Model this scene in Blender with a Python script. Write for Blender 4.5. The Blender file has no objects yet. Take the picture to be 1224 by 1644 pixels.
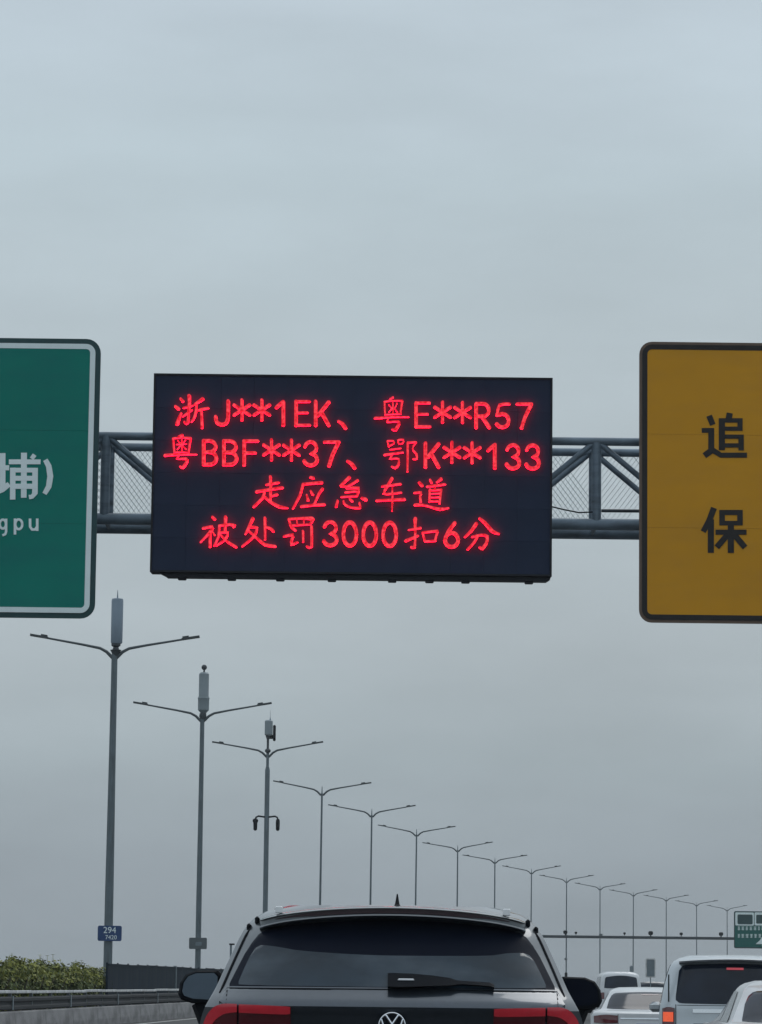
import bpy, math, random
import numpy as np
from mathutils import Vector, Matrix, Euler
random.seed(7)
scene = bpy.context.scene
C = scene.collection

# ------------------------------------------------------------------ camera
F_PX, CX, CY = 5500.0, 612.0, 822.0          # focal length in photo pixels
EYE = 1.35
cam_d = bpy.data.cameras.new('camera')
cam = bpy.data.objects.new('camera', cam_d); C.objects.link(cam)
cam_d.sensor_fit = 'HORIZONTAL'; cam_d.sensor_width = 36.0
cam_d.lens = 36.0 * F_PX / 1224.0
cam_d.clip_start = 0.2; cam_d.clip_end = 9000
PITCH, ROLL = math.atan(758 / F_PX), 0.0115
CAM_R = Matrix.Rotation(math.pi / 2 + PITCH, 3, 'X') @ Matrix.Rotation(ROLL, 3, 'Z')
cam.rotation_euler = CAM_R.to_euler()
cam.location = (0, 0, EYE)
scene.camera = cam

def at(px, py, Y):
    """world point on the plane y = Y that is seen at photo pixel (px, py)"""
    d = CAM_R @ Vector(((px - CX) / F_PX, -(py - CY) / F_PX, -1.0))
    k = Y / d.y
    return Vector((d.x * k, Y, EYE + d.z * k))

# ------------------------------------------------------------------ world
SUN_EL, SUN_AZ = math.radians(52), math.radians(25)   # azimuth from +Y towards +X
w = bpy.data.worlds.new('World'); scene.world = w; w.use_nodes = True
nt = w.node_tree; nt.nodes.clear()
N = nt.nodes.new; L = nt.links.new
out = N('ShaderNodeOutputWorld'); mix = N('ShaderNodeMixShader')
sky = N('ShaderNodeTexSky'); sky.sky_type = 'NISHITA'; sky.sun_disc = False
sky.sun_elevation = SUN_EL; sky.sun_rotation = SUN_AZ; sky.air_density = 2.0; sky.dust_density = 6.0
b1 = N('ShaderNodeBackground'); b1.inputs[1].default_value = 0.06
b2 = N('ShaderNodeBackground'); b2.inputs[1].default_value = 1.0
L(sky.outputs[0], b1.inputs[0])
tc = N('ShaderNodeTexCoord'); sep = N('ShaderNodeSeparateXYZ'); L(tc.outputs['Generated'], sep.inputs[0])
ns = N('ShaderNodeTexNoise'); ns.inputs['Scale'].default_value = 5.0; ns.inputs['Detail'].default_value = 5
ns.inputs['Roughness'].default_value = 0.55
mp = N('ShaderNodeMapping'); mp.inputs['Scale'].default_value = (1, 1, 3.2); mp.inputs['Location'].default_value = (3.1, 0.4, 0.7)
L(tc.outputs['Generated'], mp.inputs[0]); L(mp.outputs[0], ns.inputs['Vector'])
# soft cloud relief nudges the height at which the overcast layer is read
wob = N('ShaderNodeMath'); wob.operation = 'MULTIPLY_ADD'
wob.inputs[1].default_value = 0.05; wob.inputs[2].default_value = -0.025
L(ns.outputs['Fac'], wob.inputs[0])
add = N('ShaderNodeMath'); add.operation = 'ADD'; L(sep.outputs['Z'], add.inputs[0]); L(wob.outputs[0], add.inputs[1])
ramp = N('ShaderNodeValToRGB'); L(add.outputs[0], ramp.inputs[0])
def s2l(c):
    c = c / 255.0
    return c / 12.92 if c <= 0.04045 else ((c + 0.055) / 1.055) ** 2.4
def rgb(r, g, b): return (s2l(r), s2l(g), s2l(b), 1)
stops = [(0.0, rgb(150, 159, 167)), (0.035, rgb(156, 167, 175)), (0.062, rgb(164, 177, 184)), (0.10, rgb(176, 188, 195)),
         (0.19, rgb(181, 195, 203)), (0.235, rgb(184, 200, 209)), (0.28, rgb(191, 206, 217)), (1.0, rgb(222, 232, 240))]
cr = ramp.color_ramp
while len(cr.elements) < len(stops): cr.elements.new(0.5)
for e, (p, c) in zip(cr.elements, stops): e.position = p; e.color = c
n2 = N('ShaderNodeTexNoise'); n2.inputs['Scale'].default_value = 7.0; n2.inputs['Detail'].default_value = 7; n2.inputs['Roughness'].default_value = 0.52
mp2 = N('ShaderNodeMapping'); mp2.inputs['Scale'].default_value = (1, 1, 3.4); mp2.inputs['Location'].default_value = (7.3, 1.4, 2.7)
L(tc.outputs['Generated'], mp2.inputs[0]); L(mp2.outputs[0], n2.inputs['Vector'])
mr = N('ShaderNodeMapRange'); mr.inputs['From Min'].default_value = 0.3; mr.inputs['From Max'].default_value = 0.7; mr.inputs['To Min'].default_value = 0.93; mr.inputs['To Max'].default_value = 1.08
L(n2.outputs['Fac'], mr.inputs['Value'])
vm = N('ShaderNodeVectorMath'); vm.operation = 'SCALE'; L(ramp.outputs[0], vm.inputs[0]); L(mr.outputs[0], vm.inputs['Scale'])
L(vm.outputs[0], b2.inputs[0])
mix.inputs[0].default_value = 0.94
L(b1.outputs[0], mix.inputs[1]); L(b2.outputs[0], mix.inputs[2]); L(mix.outputs[0], out.inputs[0])

sd = bpy.data.lights.new('sun', 'SUN'); sd.energy = 0.5; sd.angle = math.radians(30); sd.color = (1, 0.98, 0.955)
so = bpy.data.objects.new('sun', sd); C.objects.link(so)
sv = Vector((math.sin(SUN_AZ) * math.cos(SUN_EL), math.cos(SUN_AZ) * math.cos(SUN_EL), math.sin(SUN_EL)))
so.rotation_euler = sv.to_track_quat('Z', 'Y').to_euler(); so.location = (0, 0, 60)

vs = scene.view_settings
vs.view_transform = 'Standard'; vs.look = 'None'; vs.exposure = 0.0; vs.gamma = 1.0; vs.use_curve_mapping = False

# ------------------------------------------------------------------ materials
def mat(name, col, rough=0.6, metal=0.0, var=0.12, scale=6.0, bump=0.0, spec=0.5, coat=0.0, emit=None, estr=0, stretch=None, grime_or_reflection=None):
    m = bpy.data.materials.new(name); m.use_nodes = True
    t = m.node_tree; b = t.nodes['Principled BSDF']
    b.inputs['Roughness'].default_value = rough; b.inputs['Metallic'].default_value = metal
    b.inputs['Specular IOR Level'].default_value = spec
    b.inputs['Coat Weight'].default_value = coat; b.inputs['Coat Roughness'].default_value = 0.06
    tcn = t.nodes.new('ShaderNodeTexCoord'); no = t.nodes.new('ShaderNodeTexNoise')
    no.inputs['Scale'].default_value = scale; no.inputs['Detail'].default_value = 6; no.inputs['Roughness'].default_value = 0.6
    mpn = t.nodes.new('ShaderNodeMapping')
    if stretch: mpn.inputs['Scale'].default_value = stretch
    t.links.new(tcn.outputs['Object'], mpn.inputs[0]); t.links.new(mpn.outputs[0], no.inputs['Vector'])
    r = t.nodes.new('ShaderNodeValToRGB')
    r.color_ramp.elements[0].position = 0.3; r.color_ramp.elements[1].position = 0.7
    r.color_ramp.elements[0].color = tuple(c * (1 - var) for c in col) + (1,)
    r.color_ramp.elements[1].color = tuple(min(1, c * (1 + var)) for c in col) + (1,)
    t.links.new(no.outputs['Fac'], r.inputs[0])
    src = r.outputs[0]
    if grime_or_reflection:
        n3 = t.nodes.new('ShaderNodeTexNoise'); n3.inputs['Scale'].default_value = grime_or_reflection[1]; n3.inputs['Detail'].default_value = 8
        mp3 = t.nodes.new('ShaderNodeMapping'); mp3.inputs['Scale'].default_value = grime_or_reflection[2]
        t.links.new(tcn.outputs['Object'], mp3.inputs[0]); t.links.new(mp3.outputs[0], n3.inputs['Vector'])
        r3 = t.nodes.new('ShaderNodeValToRGB'); r3.color_ramp.elements[0].position = 0.45; r3.color_ramp.elements[1].position = 0.72
        r3.color_ramp.elements[0].color = (0, 0, 0, 1); r3.color_ramp.elements[1].color = (grime_or_reflection[3],) * 3 + (1,)
        t.links.new(n3.outputs['Fac'], r3.inputs[0])
        mx = t.nodes.new('ShaderNodeMix'); mx.data_type = 'RGBA'
        t.links.new(r3.outputs[0], mx.inputs[0]); t.links.new(src, mx.inputs[6]); mx.inputs[7].default_value = tuple(grime_or_reflection[0]) + (1,)
        src = mx.outputs[2]
    t.links.new(src, b.inputs['Base Color'])
    if bump:
        bp = t.nodes.new('ShaderNodeBump'); bp.inputs['Strength'].default_value = bump; bp.inputs['Distance'].default_value = 0.02
        t.links.new(no.outputs['Fac'], bp.inputs['Height']); t.links.new(bp.outputs[0], b.inputs['Normal'])
    if emit:
        b.inputs['Emission Color'].default_value = tuple(emit) + (1,); b.inputs['Emission Strength'].default_value = estr
    return m

M = {}
M['steel'] = mat('galvanised_steel', (0.19, 0.25, 0.31), 0.55, 0.25, 0.22, 3.0, 0.1, grime_or_reflection=((0.05, 0.055, 0.06), 2.0, (1, 1, 6), 0.6))
M['pole'] = mat('painted_pole', (0.12, 0.155, 0.175), 0.55, 0.1, 0.15, 2.0, grime_or_reflection=((0.06, 0.07, 0.075), 3.0, (4, 4, .3), 0.6))
M['arm'] = mat('dark_grey_lamp_arm', (0.07, 0.088, 0.10), 0.55, 0.1, 0.15, 2.0)
M['farsteel'] = mat('dark_painted_steel', (0.05, 0.06, 0.07), 0.6, 0.1)
M['board_green'] = mat('green_sign_sheeting', (0.001, 0.20, 0.155), 0.6, 0, 0.06, 0.8, spec=.25, grime_or_reflection=((0.004, 0.15, 0.145), 1.2, (1, 1, 3), 0.5))
M['board_green_far'] = mat('dark_green_far_sheeting', (0.003, 0.12, 0.105), 0.6, 0, 0.08, 0.8, spec=.2)  # same sheeting as the near sign, in a darker tone against the haze
M['rim_green'] = mat('dark_green_sign_edge', (0.008, 0.05, 0.055), 0.5)
M['white_sheet'] = mat('white_reflective_sheeting', (0.78, 0.88, 0.89), 0.5, 0, 0.05, 3, spec=.3)
M['board_brown'] = mat('ochre_sign_sheeting', (0.62, 0.29, 0.014), 0.6, 0, 0.07, 0.7, spec=.25, grime_or_reflection=((0.52, 0.25, 0.025), 0.9, (1, 1, 4), 0.6))
M['rim_brown'] = mat('brown_sign_edge', (0.13, 0.085, 0.06), 0.5)
M['black_sheet'] = mat('black_sign_lettering', (0.03, 0.028, 0.028), 0.6, spec=.2)
M['aluminium'] = mat('aluminium_back', (0.25, 0.27, 0.29), 0.5, 0.5)
M['led_face'] = mat('led_board_face', (0.026, 0.036, 0.066), 0.8, 0, 0.12, 1.2, spec=0.1)
M['led_frame'] = mat('led_cabinet_frame', (0.012, 0.014, 0.02), 0.6, 0, 0.1, spec=0.3)
M['concrete'] = mat('weathered_concrete', (0.25, 0.245, 0.25), 0.9, 0, 0.15, 1.5, 0.3, grime_or_reflection=((0.10, 0.10, 0.10), 1.6, (.5, .5, 1.6), 0.8))
M['asphalt'] = mat('asphalt', (0.05, 0.05, 0.052), 0.85, 0, 0.25, 0.6, 0.3, grime_or_reflection=((0.075, 0.075, 0.075), 0.2, (1, .1, 1), 0.7))
M['ground'] = mat('dry_ground', (0.10, 0.11, 0.075), 0.95, 0, 0.3, 0.05)
M['roadpaint'] = mat('road_paint', (0.62, 0.62, 0.60), 0.7, 0, 0.15, 3, grime_or_reflection=((0.25, 0.25, 0.25), 4, (1, 1, 1), 0.8))
M['fence'] = mat('blue_grey_fence_panel', (0.008, 0.019, 0.034), 0.8, 0, 0.3, 0.8, spec=.1, grime_or_reflection=((0.022, 0.03, 0.038), 1.5, (1, 1, .4), 0.6))
M['rail_white'] = mat('white_painted_rail', (0.62, 0.63, 0.63), 0.6, 0, 0.2, 1.5, grime_or_reflection=((0.22, 0.22, 0.22), 2.0, (1, 1, 1), 0.8))
M['shade_strip'] = mat('dark_shade_strip', (0.009, 0.011, 0.015), 0.8, 0, 0.35, 1.2)  # near-black stand-in for the shade of the shrubs behind the rail
M['soil'] = mat('planter_soil', (0.05, 0.04, 0.03), 1.0, 0, 0.3, 3)
M['leaf'] = mat('hedge_leaf', (0.075, 0.10, 0.02), 0.6, 0, 0.55, 1.6, spec=0.3)
M['leaf2'] = mat('hedge_leaf_young', (0.19, 0.20, 0.032), 0.6, 0, 0.4, 1.3, spec=0.3)
M['stem'] = mat('hedge_stem', (0.06, 0.045, 0.03), 0.9)
M['blue_plate'] = mat('blue_plate', (0.012, 0.05, 0.16), 0.5)
M['grey_plate'] = mat('grey_plate', (0.09, 0.11, 0.12), 0.6)
M['pale_plate'] = mat('pale_grey_plate', (0.17, 0.21, 0.235), 0.5, 0.3)
M['radome'] = mat('antenna_cover', (0.22, 0.28, 0.35), 0.5, 0, 0.1, 1.5)
M['radome2'] = mat('weathered_antenna_cover', (0.23, 0.275, 0.30), 0.55, 0, 0.12, 1.5)
M['black'] = mat('black_plastic', (0.007, 0.009, 0.013), 0.6, 0, 0.1, spec=.1)
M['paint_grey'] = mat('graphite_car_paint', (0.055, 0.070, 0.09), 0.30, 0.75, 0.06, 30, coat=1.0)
M['paint_suv'] = mat('silver_grey_suv_paint', (0.10, 0.115, 0.13), 0.34, 0.6, 0.05, 30, coat=1.0)
M['paint_silver'] = mat('silver_car_paint', (0.50, 0.54, 0.57), 0.32, 0.55, 0.05, 3, coat=1.0)
M['paint_white'] = mat('white_car_paint', (0.66, 0.68, 0.70), 0.4, 0.0, 0.08, 3, coat=.7, grime_or_reflection=((.42, .42, .42), 1.5, (1, 1, 2), .35))
M['paint_dark'] = mat('dark_car_paint', (0.05, 0.055, 0.065), 0.3, 0.5, 0.06, 3, coat=1.0)
M['black_glass'] = mat('black_painted_glass', (0.007, 0.010, 0.020), 0.35, 0, 0.1, 3, spec=0.05)  # black glass; on the rear window it also carries a painted reflection
M['glass'] = mat('tinted_window_glass', (0.008, 0.015, 0.030), 0.1, 0, 0.5, 1.4, spec=0.32)
M['glass_grey'] = mat('rear_glass_with_reflections', (0.014, 0.030, 0.047), 0.17, 0, 0.4, 2.5, spec=0.35, grime_or_reflection=((0.06, 0.085, 0.11), 2.6, (1, 1, 2.4), 0.75))  # lighter patches paint uneven reflections into the glass colour
M['mirror'] = mat('mirror_glass', (0.13, 0.17, 0.21), 0.12, 0.9, 0.1, 8)
M['chrome'] = mat('chrome', (0.8, 0.82, 0.85), 0.15, 1.0, 0.02)
M['cap_white'] = mat('white_gloss_cap', (.85, .87, .88), .25, 0, .03, 5)
M['tyre'] = mat('tyre_rubber', (0.02, 0.02, 0.021), 0.85)
M['lamp_red'] = mat('lit_red_lamp', (0.26, 0.012, 0.022), 0.3, 0, 0.25, 14, coat=.4, emit=(0.9, 0.05, 0.08), estr=0.12)
M['lens_red'] = mat('red_lamp_lens', (0.10, 0.006, 0.012), 0.18, 0, 0.15, 8, coat=1)
M['lens_maroon'] = mat('dark_red_lamp_strip', (0.035, 0.012, 0.02), 0.25, 0, 0.1, 8)
M['lamp_orange'] = mat('lit_orange_lamp', (0.4, 0.08, 0.03), 0.3, 0, 0.4, 18, emit=(1.0, 0.12, 0.04), estr=0.6)
M['lamp_pink'] = mat('high_brake_lamp', (0.3, 0.03, 0.05), 0.3, 0, 0.1, 8, emit=(0.8, 0.10, 0.13), estr=0.35)
M['plate_blue'] = mat('number_plate', (0.05, 0.12, 0.35), 0.4)
# LED strokes: strong red light whose green and blue stay low
M['led'] = mat('red_led_light', (0.02, 0.0, 0.0), 0.6, spec=0, emit=(1, 0.062, 0.088), estr=1.05)
def mottle(m, a, c):
    t = m.node_tree; b = t.nodes['Principled BSDF']; tcn = t.nodes.new('ShaderNodeTexCoord'); no = t.nodes.new('ShaderNodeTexNoise')
    no.inputs['Scale'].default_value = 26; no.inputs['Detail'].default_value = 3; t.links.new(tcn.outputs['Object'], no.inputs['Vector'])
    r = t.nodes.new('ShaderNodeValToRGB'); r.color_ramp.elements[0].position = .36; r.color_ramp.elements[1].position = .64
    r.color_ramp.elements[0].color = a + (1,); r.color_ramp.elements[1].color = c + (1,)
    t.links.new(no.outputs['Fac'], r.inputs[0]); t.links.new(r.outputs[0], b.inputs['Emission Color'])
mottle(M['led'], (.66, .008, .022), (1, .07, .095))
M['led_halo_side'] = mat('red_halo_glow_side', (0.02, 0.0, 0.0), 0.6, spec=0, emit=(1, 0.004, 0.03), estr=8.0)  # glyph sides glow stronger than the fronts, added to cast a red halo
M['lum'] = mat('luminaire_housing', (0.045, 0.055, 0.06), 0.5)
M['wire'] = mat('wire_mesh', (0.55, 0.6, 0.62), 0.5, 0.3)

# ------------------------------------------------------------------ helpers
def tag(o, label=None, cat=None, group=None, kind=None):
    if label: o['label'] = label
    if cat: o['category'] = cat
    if group: o['group'] = group
    if kind: o['kind'] = kind
    return o
def empty(name, loc, label, cat, group=None, rz=0):
    o = bpy.data.objects.new(name, None); o.empty_display_size = 0.2
    C.objects.link(o); o.location = loc; o.rotation_euler = (0, 0, rz)
    return tag(o, label, cat, group)
class MB:
    def __init__(s): s.v = []; s.f = []
    def add(s, vs_, fs_):
        n = len(s.v); s.v += [tuple(p) for p in vs_]; s.f += [tuple(i + n for i in f) for f in fs_]
    def box(s, c, d, rot=None, taper=1.0):
        x, y, z = d[0] / 2, d[1] / 2, d[2] / 2
        p = [Vector((sx * x * (taper if sz > 0 else 1), sy * y * (taper if sz > 0 else 1), sz * z)) for sz in (-1, 1) for sy in (-1, 1) for sx in (-1, 1)]
        if rot is not None: p = [rot @ q for q in p]
        c = Vector(c)
        s.add([q + c for q in p], [(0, 2, 3, 1), (4, 5, 7, 6), (0, 1, 5, 4), (2, 6, 7, 3), (0, 4, 6, 2), (1, 3, 7, 5)])
    def bevbox(s, c, d, b):
        """box with chamfered edges"""
        x, y, z = d[0] / 2, d[1] / 2, d[2] / 2
        ring = [(x - b, -y), (x, -y + b), (x, y - b), (x - b, y), (-x + b, y), (-x, y - b), (-x, -y + b), (-x + b, -y)]
        lv = [(-z, 1), (-z + b, 0), (z - b, 0), (z, 1)]
        vv = []
        for zz, inn in lv:
            for (a, e) in ring:
                k = b if inn else 0
                vv.append((c[0] + a - math.copysign(min(k, abs(a)), a), c[1] + e - math.copysign(min(k, abs(e)), e), c[2] + zz))
        ff = [tuple(range(7, -1, -1)), tuple(range(24, 32))]
        for l in range(3):
            for i in range(8):
                j = (i + 1) % 8; ff.append((l * 8 + i, l * 8 + j, (l + 1) * 8 + j, (l + 1) * 8 + i))
        s.add(vv, ff)
    def tube(s, pts, r, n=10, caps=True):
        pts = [Vector(p) for p in pts]
        if not hasattr(r, '__len__'): r = [r] * len(pts)
        vv = []; up = None
        for i, p in enumerate(pts):
            t = (pts[min(i + 1, len(pts) - 1)] - pts[max(i - 1, 0)]).normalized()
            if up is None:
                up = Vector((0, 0, 1)) if abs(t.z) < 0.9 else Vector((1, 0, 0))
            a = t.cross(up).normalized(); b = a.cross(t).normalized(); up = b
            for k in range(n):
                an = 2 * math.pi * k / n
                vv.append(p + (a * math.cos(an) + b * math.sin(an)) * r[i])
        ff = []
        for i in range(len(pts) - 1):
            for k in range(n):
                j = (k + 1) % n; ff.append((i * n + k, i * n + j, (i + 1) * n + j, (i + 1) * n + k))
        if caps:
            ff.append(tuple(range(n - 1, -1, -1))); ff.append(tuple((len(pts) - 1) * n + k for k in range(n)))
        s.add(vv, ff)
    def sphere(s, c, r, n=12, m=8, sc=(1, 1, 1)):
        vv = []; ff = []
        for i in range(m + 1):
            th = math.pi * i / m
            for k in range(n):
                ph = 2 * math.pi * k / n
                vv.append((c[0] + r * sc[0] * math.sin(th) * math.cos(ph), c[1] + r * sc[1] * math.sin(th) * math.sin(ph), c[2] + r * sc[2] * math.cos(th)))
        for i in range(m):
            for k in range(n):
                j = (k + 1) % n; ff.append((i * n + k, (i + 1) * n + k, (i + 1) * n + j, i * n + j))
        s.add(vv, ff)
    def prism_y(s, poly, y0, y1):
        """polygon in x,z extruded from y0 (front) to y1"""
        n = len(poly)
        vv = [(x, y0, z) for x, z in poly] + [(x, y1, z) for x, z in poly]
        ff = [tuple(range(n)), tuple(range(2 * n - 1, n - 1, -1))] + [(i, i + n, (i + 1) % n + n, (i + 1) % n) for i in range(n)]
        s.add(vv, ff)
    def ring_y(s, outer, inner, y0, y1):
        n = len(outer)
        vv = [(x, y0, z) for x, z in outer] + [(x, y0, z) for x, z in inner] + [(x, y1, z) for x, z in outer] + [(x, y1, z) for x, z in inner]
        ff = []
        for i in range(n):
            j = (i + 1) % n
            ff += [(i, j, j + n, i + n), (i + 2 * n, i + 3 * n, j + 3 * n, j + 2 * n), (i, i + 2 * n, j + 2 * n, j), (i + n, j + n, j + 3 * n, i + 3 * n)]
        s.add(vv, ff)
    def mesh(s, name, m, smooth=False):
        me = bpy.data.meshes.new(name); me.from_pydata(s.v, [], s.f); me.validate(); me.update()
        ms = m if isinstance(m, (list, tuple)) else [m]
        for q in ms: me.materials.append(q)
        import bmesh
        bm = bmesh.new(); bm.from_mesh(me)
        if smooth: bmesh.ops.remove_doubles(bm, verts=bm.verts, dist=1e-5)
        bmesh.ops.recalc_face_normals(bm, faces=bm.faces); bm.to_mesh(me); bm.free()
        if smooth:
            me.polygons.foreach_set('use_smooth', [True] * len(me.polygons))
            try: me.set_sharp_from_angle(angle=math.radians(38))
            except Exception: pass
        return me
    def build(s, name, m, parent=None, smooth=False, loc=None):
        o = bpy.data.objects.new(name, s.mesh(name, m, smooth)); C.objects.link(o)
        if parent is not None: o.parent = parent
        if loc is not None: o.location = loc
        return o
def inst(name, me, parent, loc, rz=0, rot=None):
    o = bpy.data.objects.new(name, me); C.objects.link(o); o.parent = parent; o.location = loc
    o.rotation_euler = rot if rot else (0, 0, rz); return o
def rrect(x0, x1, z0, z1, r, n=6):
    P = []
    for cx, cz, a0 in ((x1 - r, z1 - r, 0), (x0 + r, z1 - r, 90), (x0 + r, z0 + r, 180), (x1 - r, z0 + r, 270)):
        for k in range(n + 1):
            a = math.radians(a0 + 90 * k / n); P.append((cx + r * math.cos(a), cz + r * math.sin(a)))
    return P

# ------------------------------------------------------------------ road line
KN = [(-60, -12.3), (0, -11.3), (60, -10.45), (90, -9.95), (118, -9.2), (147, -7.7), (174.5, -5.8), (203, -3.5), (229, -.67), (258, 2.6), (286, 6.4), (311, 10.3),
      (342, 15), (369, 20), (396, 25.3), (418, 30.8), (443, 36.9), (469, 43.2), (495, 50)]
PF = np.polyfit([k[0] for k in KN], [k[1] for k in KN], 4)
def xm(d):
    if d > 495: 
        s_ = float(np.polyval(np.polyder(PF), 495)); return float(np.polyval(PF, 495)) + s_ * (d - 495)
    return float(np.polyval(PF, d))
def hd(d): return -math.atan((xm(d + 2) - xm(d - 2)) / 4)      # rotation about z of something facing along the road

# ------------------------------------------------------------------ setting
g = MB(); g.add([(-1480, -60, -6.0), (1480, -60, -6.0), (1480, 1480, -6.0), (-1480, 1480, -6.0)], [(0, 1, 2, 3)])
tag(g.build('ground', M['ground']), kind='structure')
def ribbon(name, o0, o1, z, m, d0=-55, d1=1100, step=8, thick=0):
    b = MB(); vv = []; ff = []
    ds = list(np.arange(d0, d1 + .1, step))
    for d in ds:
        x = xm(d); vv += [(x + o0, d, z), (x + o1, d, z)]
    for i in range(len(ds) - 1): ff.append((2 * i, 2 * i + 1, 2 * i + 3, 2 * i + 2))
    b.add(vv, ff)
    if thick:
        n = len(vv); lo = [(x, y, zz - thick) for x, y, zz in vv]; b.add(lo, [])
        ff2 = []
        for i in range(len(ds) - 1):
            ff2 += [(2 * i, 2 * i + 2, 2 * i + 2 + n, 2 * i + n), (2 * i + 1, 2 * i + 1 + n, 2 * i + 3 + n, 2 * i + 3)]
            ff2.append((2 * i + n, 2 * i + 2 + n, 2 * i + 3 + n, 2 * i + 1 + n))
        b.f += ff2
    return b.build(name, m)
tag(ribbon('road', -20.5, 22.5, 0.0, M['asphalt'], thick=1.6), kind='structure')
tag(ribbon('median_soil', -0.7, 0.7, 0.22, M['soil'], thick=.218), kind='structure')
for off in (1.75, 17.2, -1.75, -17.2):
    tag(ribbon('edge_line', off - .08, off + .08, 0.004, M['roadpaint'], d1=600), kind='structure')
dash = MB(); dash.add([(-.075, -3, 0), (.075, -3, 0), (.075, 3, 0), (-.075, 3, 0)], [(0, 1, 2, 3)])
dme = dash.mesh('lane_dash', M['roadpaint'])
for off in (5.55, 9.4, 13.2):
    for k in range(-2, 24):
        d = k * 15.0 + 5
        o = bpy.data.objects.new('lane_dash', dme); C.objects.link(o); o.location = (xm(d) + off, d, .005); o.rotation_euler = (0, 0, hd(d))
        tag(o, kind='structure')

# median concrete parapets (ours and the far one), built of cast blocks
def parapet(off, label, top=0.57, d0=2, d1=262, seg=6.0):
    root = empty('concrete_parapet', (xm(60) + off, 60, 0), label, 'parapet')
    def blk(l):
        b = MB(); prof = [(-.16, 0), (.16, 0), (.16, top * .35), (.12, top - .03), (.09, top), (-.09, top), (-.12, top - .03), (-.16, top * .35)]
        n = len(prof); vv = []
        for y in (-l / 2 + .012, l / 2 - .012): vv += [(x, y, z) for x, z in prof]
        b.add(vv, [tuple(range(n)), tuple(range(2 * n - 1, n - 1, -1))] + [(i, (i + 1) % n, (i + 1) % n + n, i + n) for i in range(n)])
        return b
    me = blk(seg).mesh('concrete_block', M['concrete'])
    d = d0 + seg / 2
    while d < d1:
        inst('concrete_block', me, root, Vector((xm(d) + off, d, 0)) - root.location, hd(d)); d += seg
    vv = []; ff = []; ds = list(np.arange(d - seg / 2, 560, 12))
    b = MB()
    for q in ds: vv += [(xm(q) + off - .12 - root.location.x, q - 60, 0), (xm(q) + off + .12 - root.location.x, q - 60, 0), (xm(q) + off + .1 - root.location.x, q - 60, top), (xm(q) + off - .1 - root.location.x, q - 60, top)]
    for i in range(len(ds) - 1):
        for k in range(4):
            j = (k + 1) % 4; ff.append((4 * i + k, 4 * i + j, 4 * i + 4 + j, 4 * i + 4 + k))
    b.add(vv, ff); b.build('far_parapet_run', M['concrete'], root)
parapet(0.95, 'long low grey concrete parapet along the median, under the white rail')
parapet(-0.95, 'concrete parapet on the far side of the median, behind the hedge')
parapet(19.5, 'concrete parapet at the outer edge of the carriageway, beyond the right lanes', top=0.9)
parapet(-19.5, 'concrete parapet at the outer edge of the opposite carriageway', top=0.9)

# railing on our parapet
def railing():
    off = 0.95
    root = empty('median_railing', (xm(60) + off, 60, .57), 'white topped steel railing with a dark strip standing in for shade along the median parapet', 'railing')
    seg = 4.0
    b = MB(); b.bevbox((0, 0, .475), (.09, seg - .015, .075), .012); rail = b.mesh('top_rail', M['rail_white'])
    b = MB()   # corrugated strip, added as the shade between rail and parapet
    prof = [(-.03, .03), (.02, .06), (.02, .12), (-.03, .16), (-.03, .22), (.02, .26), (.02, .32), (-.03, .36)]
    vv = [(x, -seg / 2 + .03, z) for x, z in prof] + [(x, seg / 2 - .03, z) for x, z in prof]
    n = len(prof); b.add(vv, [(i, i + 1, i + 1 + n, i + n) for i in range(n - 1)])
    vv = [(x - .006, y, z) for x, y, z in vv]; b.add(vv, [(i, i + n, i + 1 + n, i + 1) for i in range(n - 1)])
    beam = b.mesh('rail_shade_strip', M['shade_strip'])  # not a real beam: added dark strip standing in for shade
    b = MB(); b.bevbox((0, 0, .22), (.09, .09, .44), .01); post = b.mesh('rail_post', M['grey_plate'])
    b = MB(); b.bevbox((.05, 0, .2), (.02, .16, .34), .005); refl = b.mesh('post_plate', M['pale_plate'])
    d = 4
    k = 0
    while d < 262:
        base = Vector((xm(d) + off, d, .57)) - root.location
        inst('top_rail', rail, root, base + Vector((0, 0, random.uniform(-.012, .006))), hd(d))
        inst('rail_shade_strip', beam, root, base + Vector((.055, 0, random.uniform(-.01, .01))), hd(d) + random.uniform(-.002, .002))
        p = Vector((xm(d - 2) + off, d - 2, .57)) - root.location
        inst('rail_post', post, root, p, hd(d))
        if k % 3 == 0 or random.random() < .2: inst('post_plate', refl, root, p + Vector((.03, 0, 0)), hd(d))
        d += seg; k += 1
railing()

# fence beyond the hedge
def fence():
    off = 0.62
    root = empty('glare_fence', (xm(110.5) + off, 110.5, .22), 'dark blue grey panel fence on the median, starting where the hedge ends', 'fence')
    seg = 3.0; H = 1.70
    b = MB(); b.box((0, 0, H / 2), (.03, seg - .012, H - .02))
    b.box((.026, 0, H - .04), (.02, seg - .05, .05)); b.box((.026, 0, .45), (.02, seg - .05, .05))
    pm = b.mesh('fence_panel', M['fence'])
    b = MB(); b.bevbox((-.03, 0, H / 2 + .005), (.06, .07, H + .01), .01); po = b.mesh('fence_post', M['fence'])
    b = MB(); b.bevbox((0, 0, H / 2 + .01), (.12, .12, H + .03), .01); po2 = b.mesh('fence_post', M['pale_plate'])
    d = 110.5 + seg / 2; k = 0
    while d < 270:
        base = Vector((xm(d) + off, d, .22)) - root.location
        inst('fence_panel', pm, root, base + Vector((0, 0, random.uniform(-.025, .02))), rot=(random.uniform(-.004, .004), 0, hd(d)))
        p = Vector((xm(d - seg / 2) + off, d - seg / 2, .22)) - root.location
        po_i = inst('fence_post', po2 if k == 7 else po, root, p, hd(d))
        if k == 7: po_i['label'] = 'pale joint post between two fence panels'
        d += seg; k += 1
fence()

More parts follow.
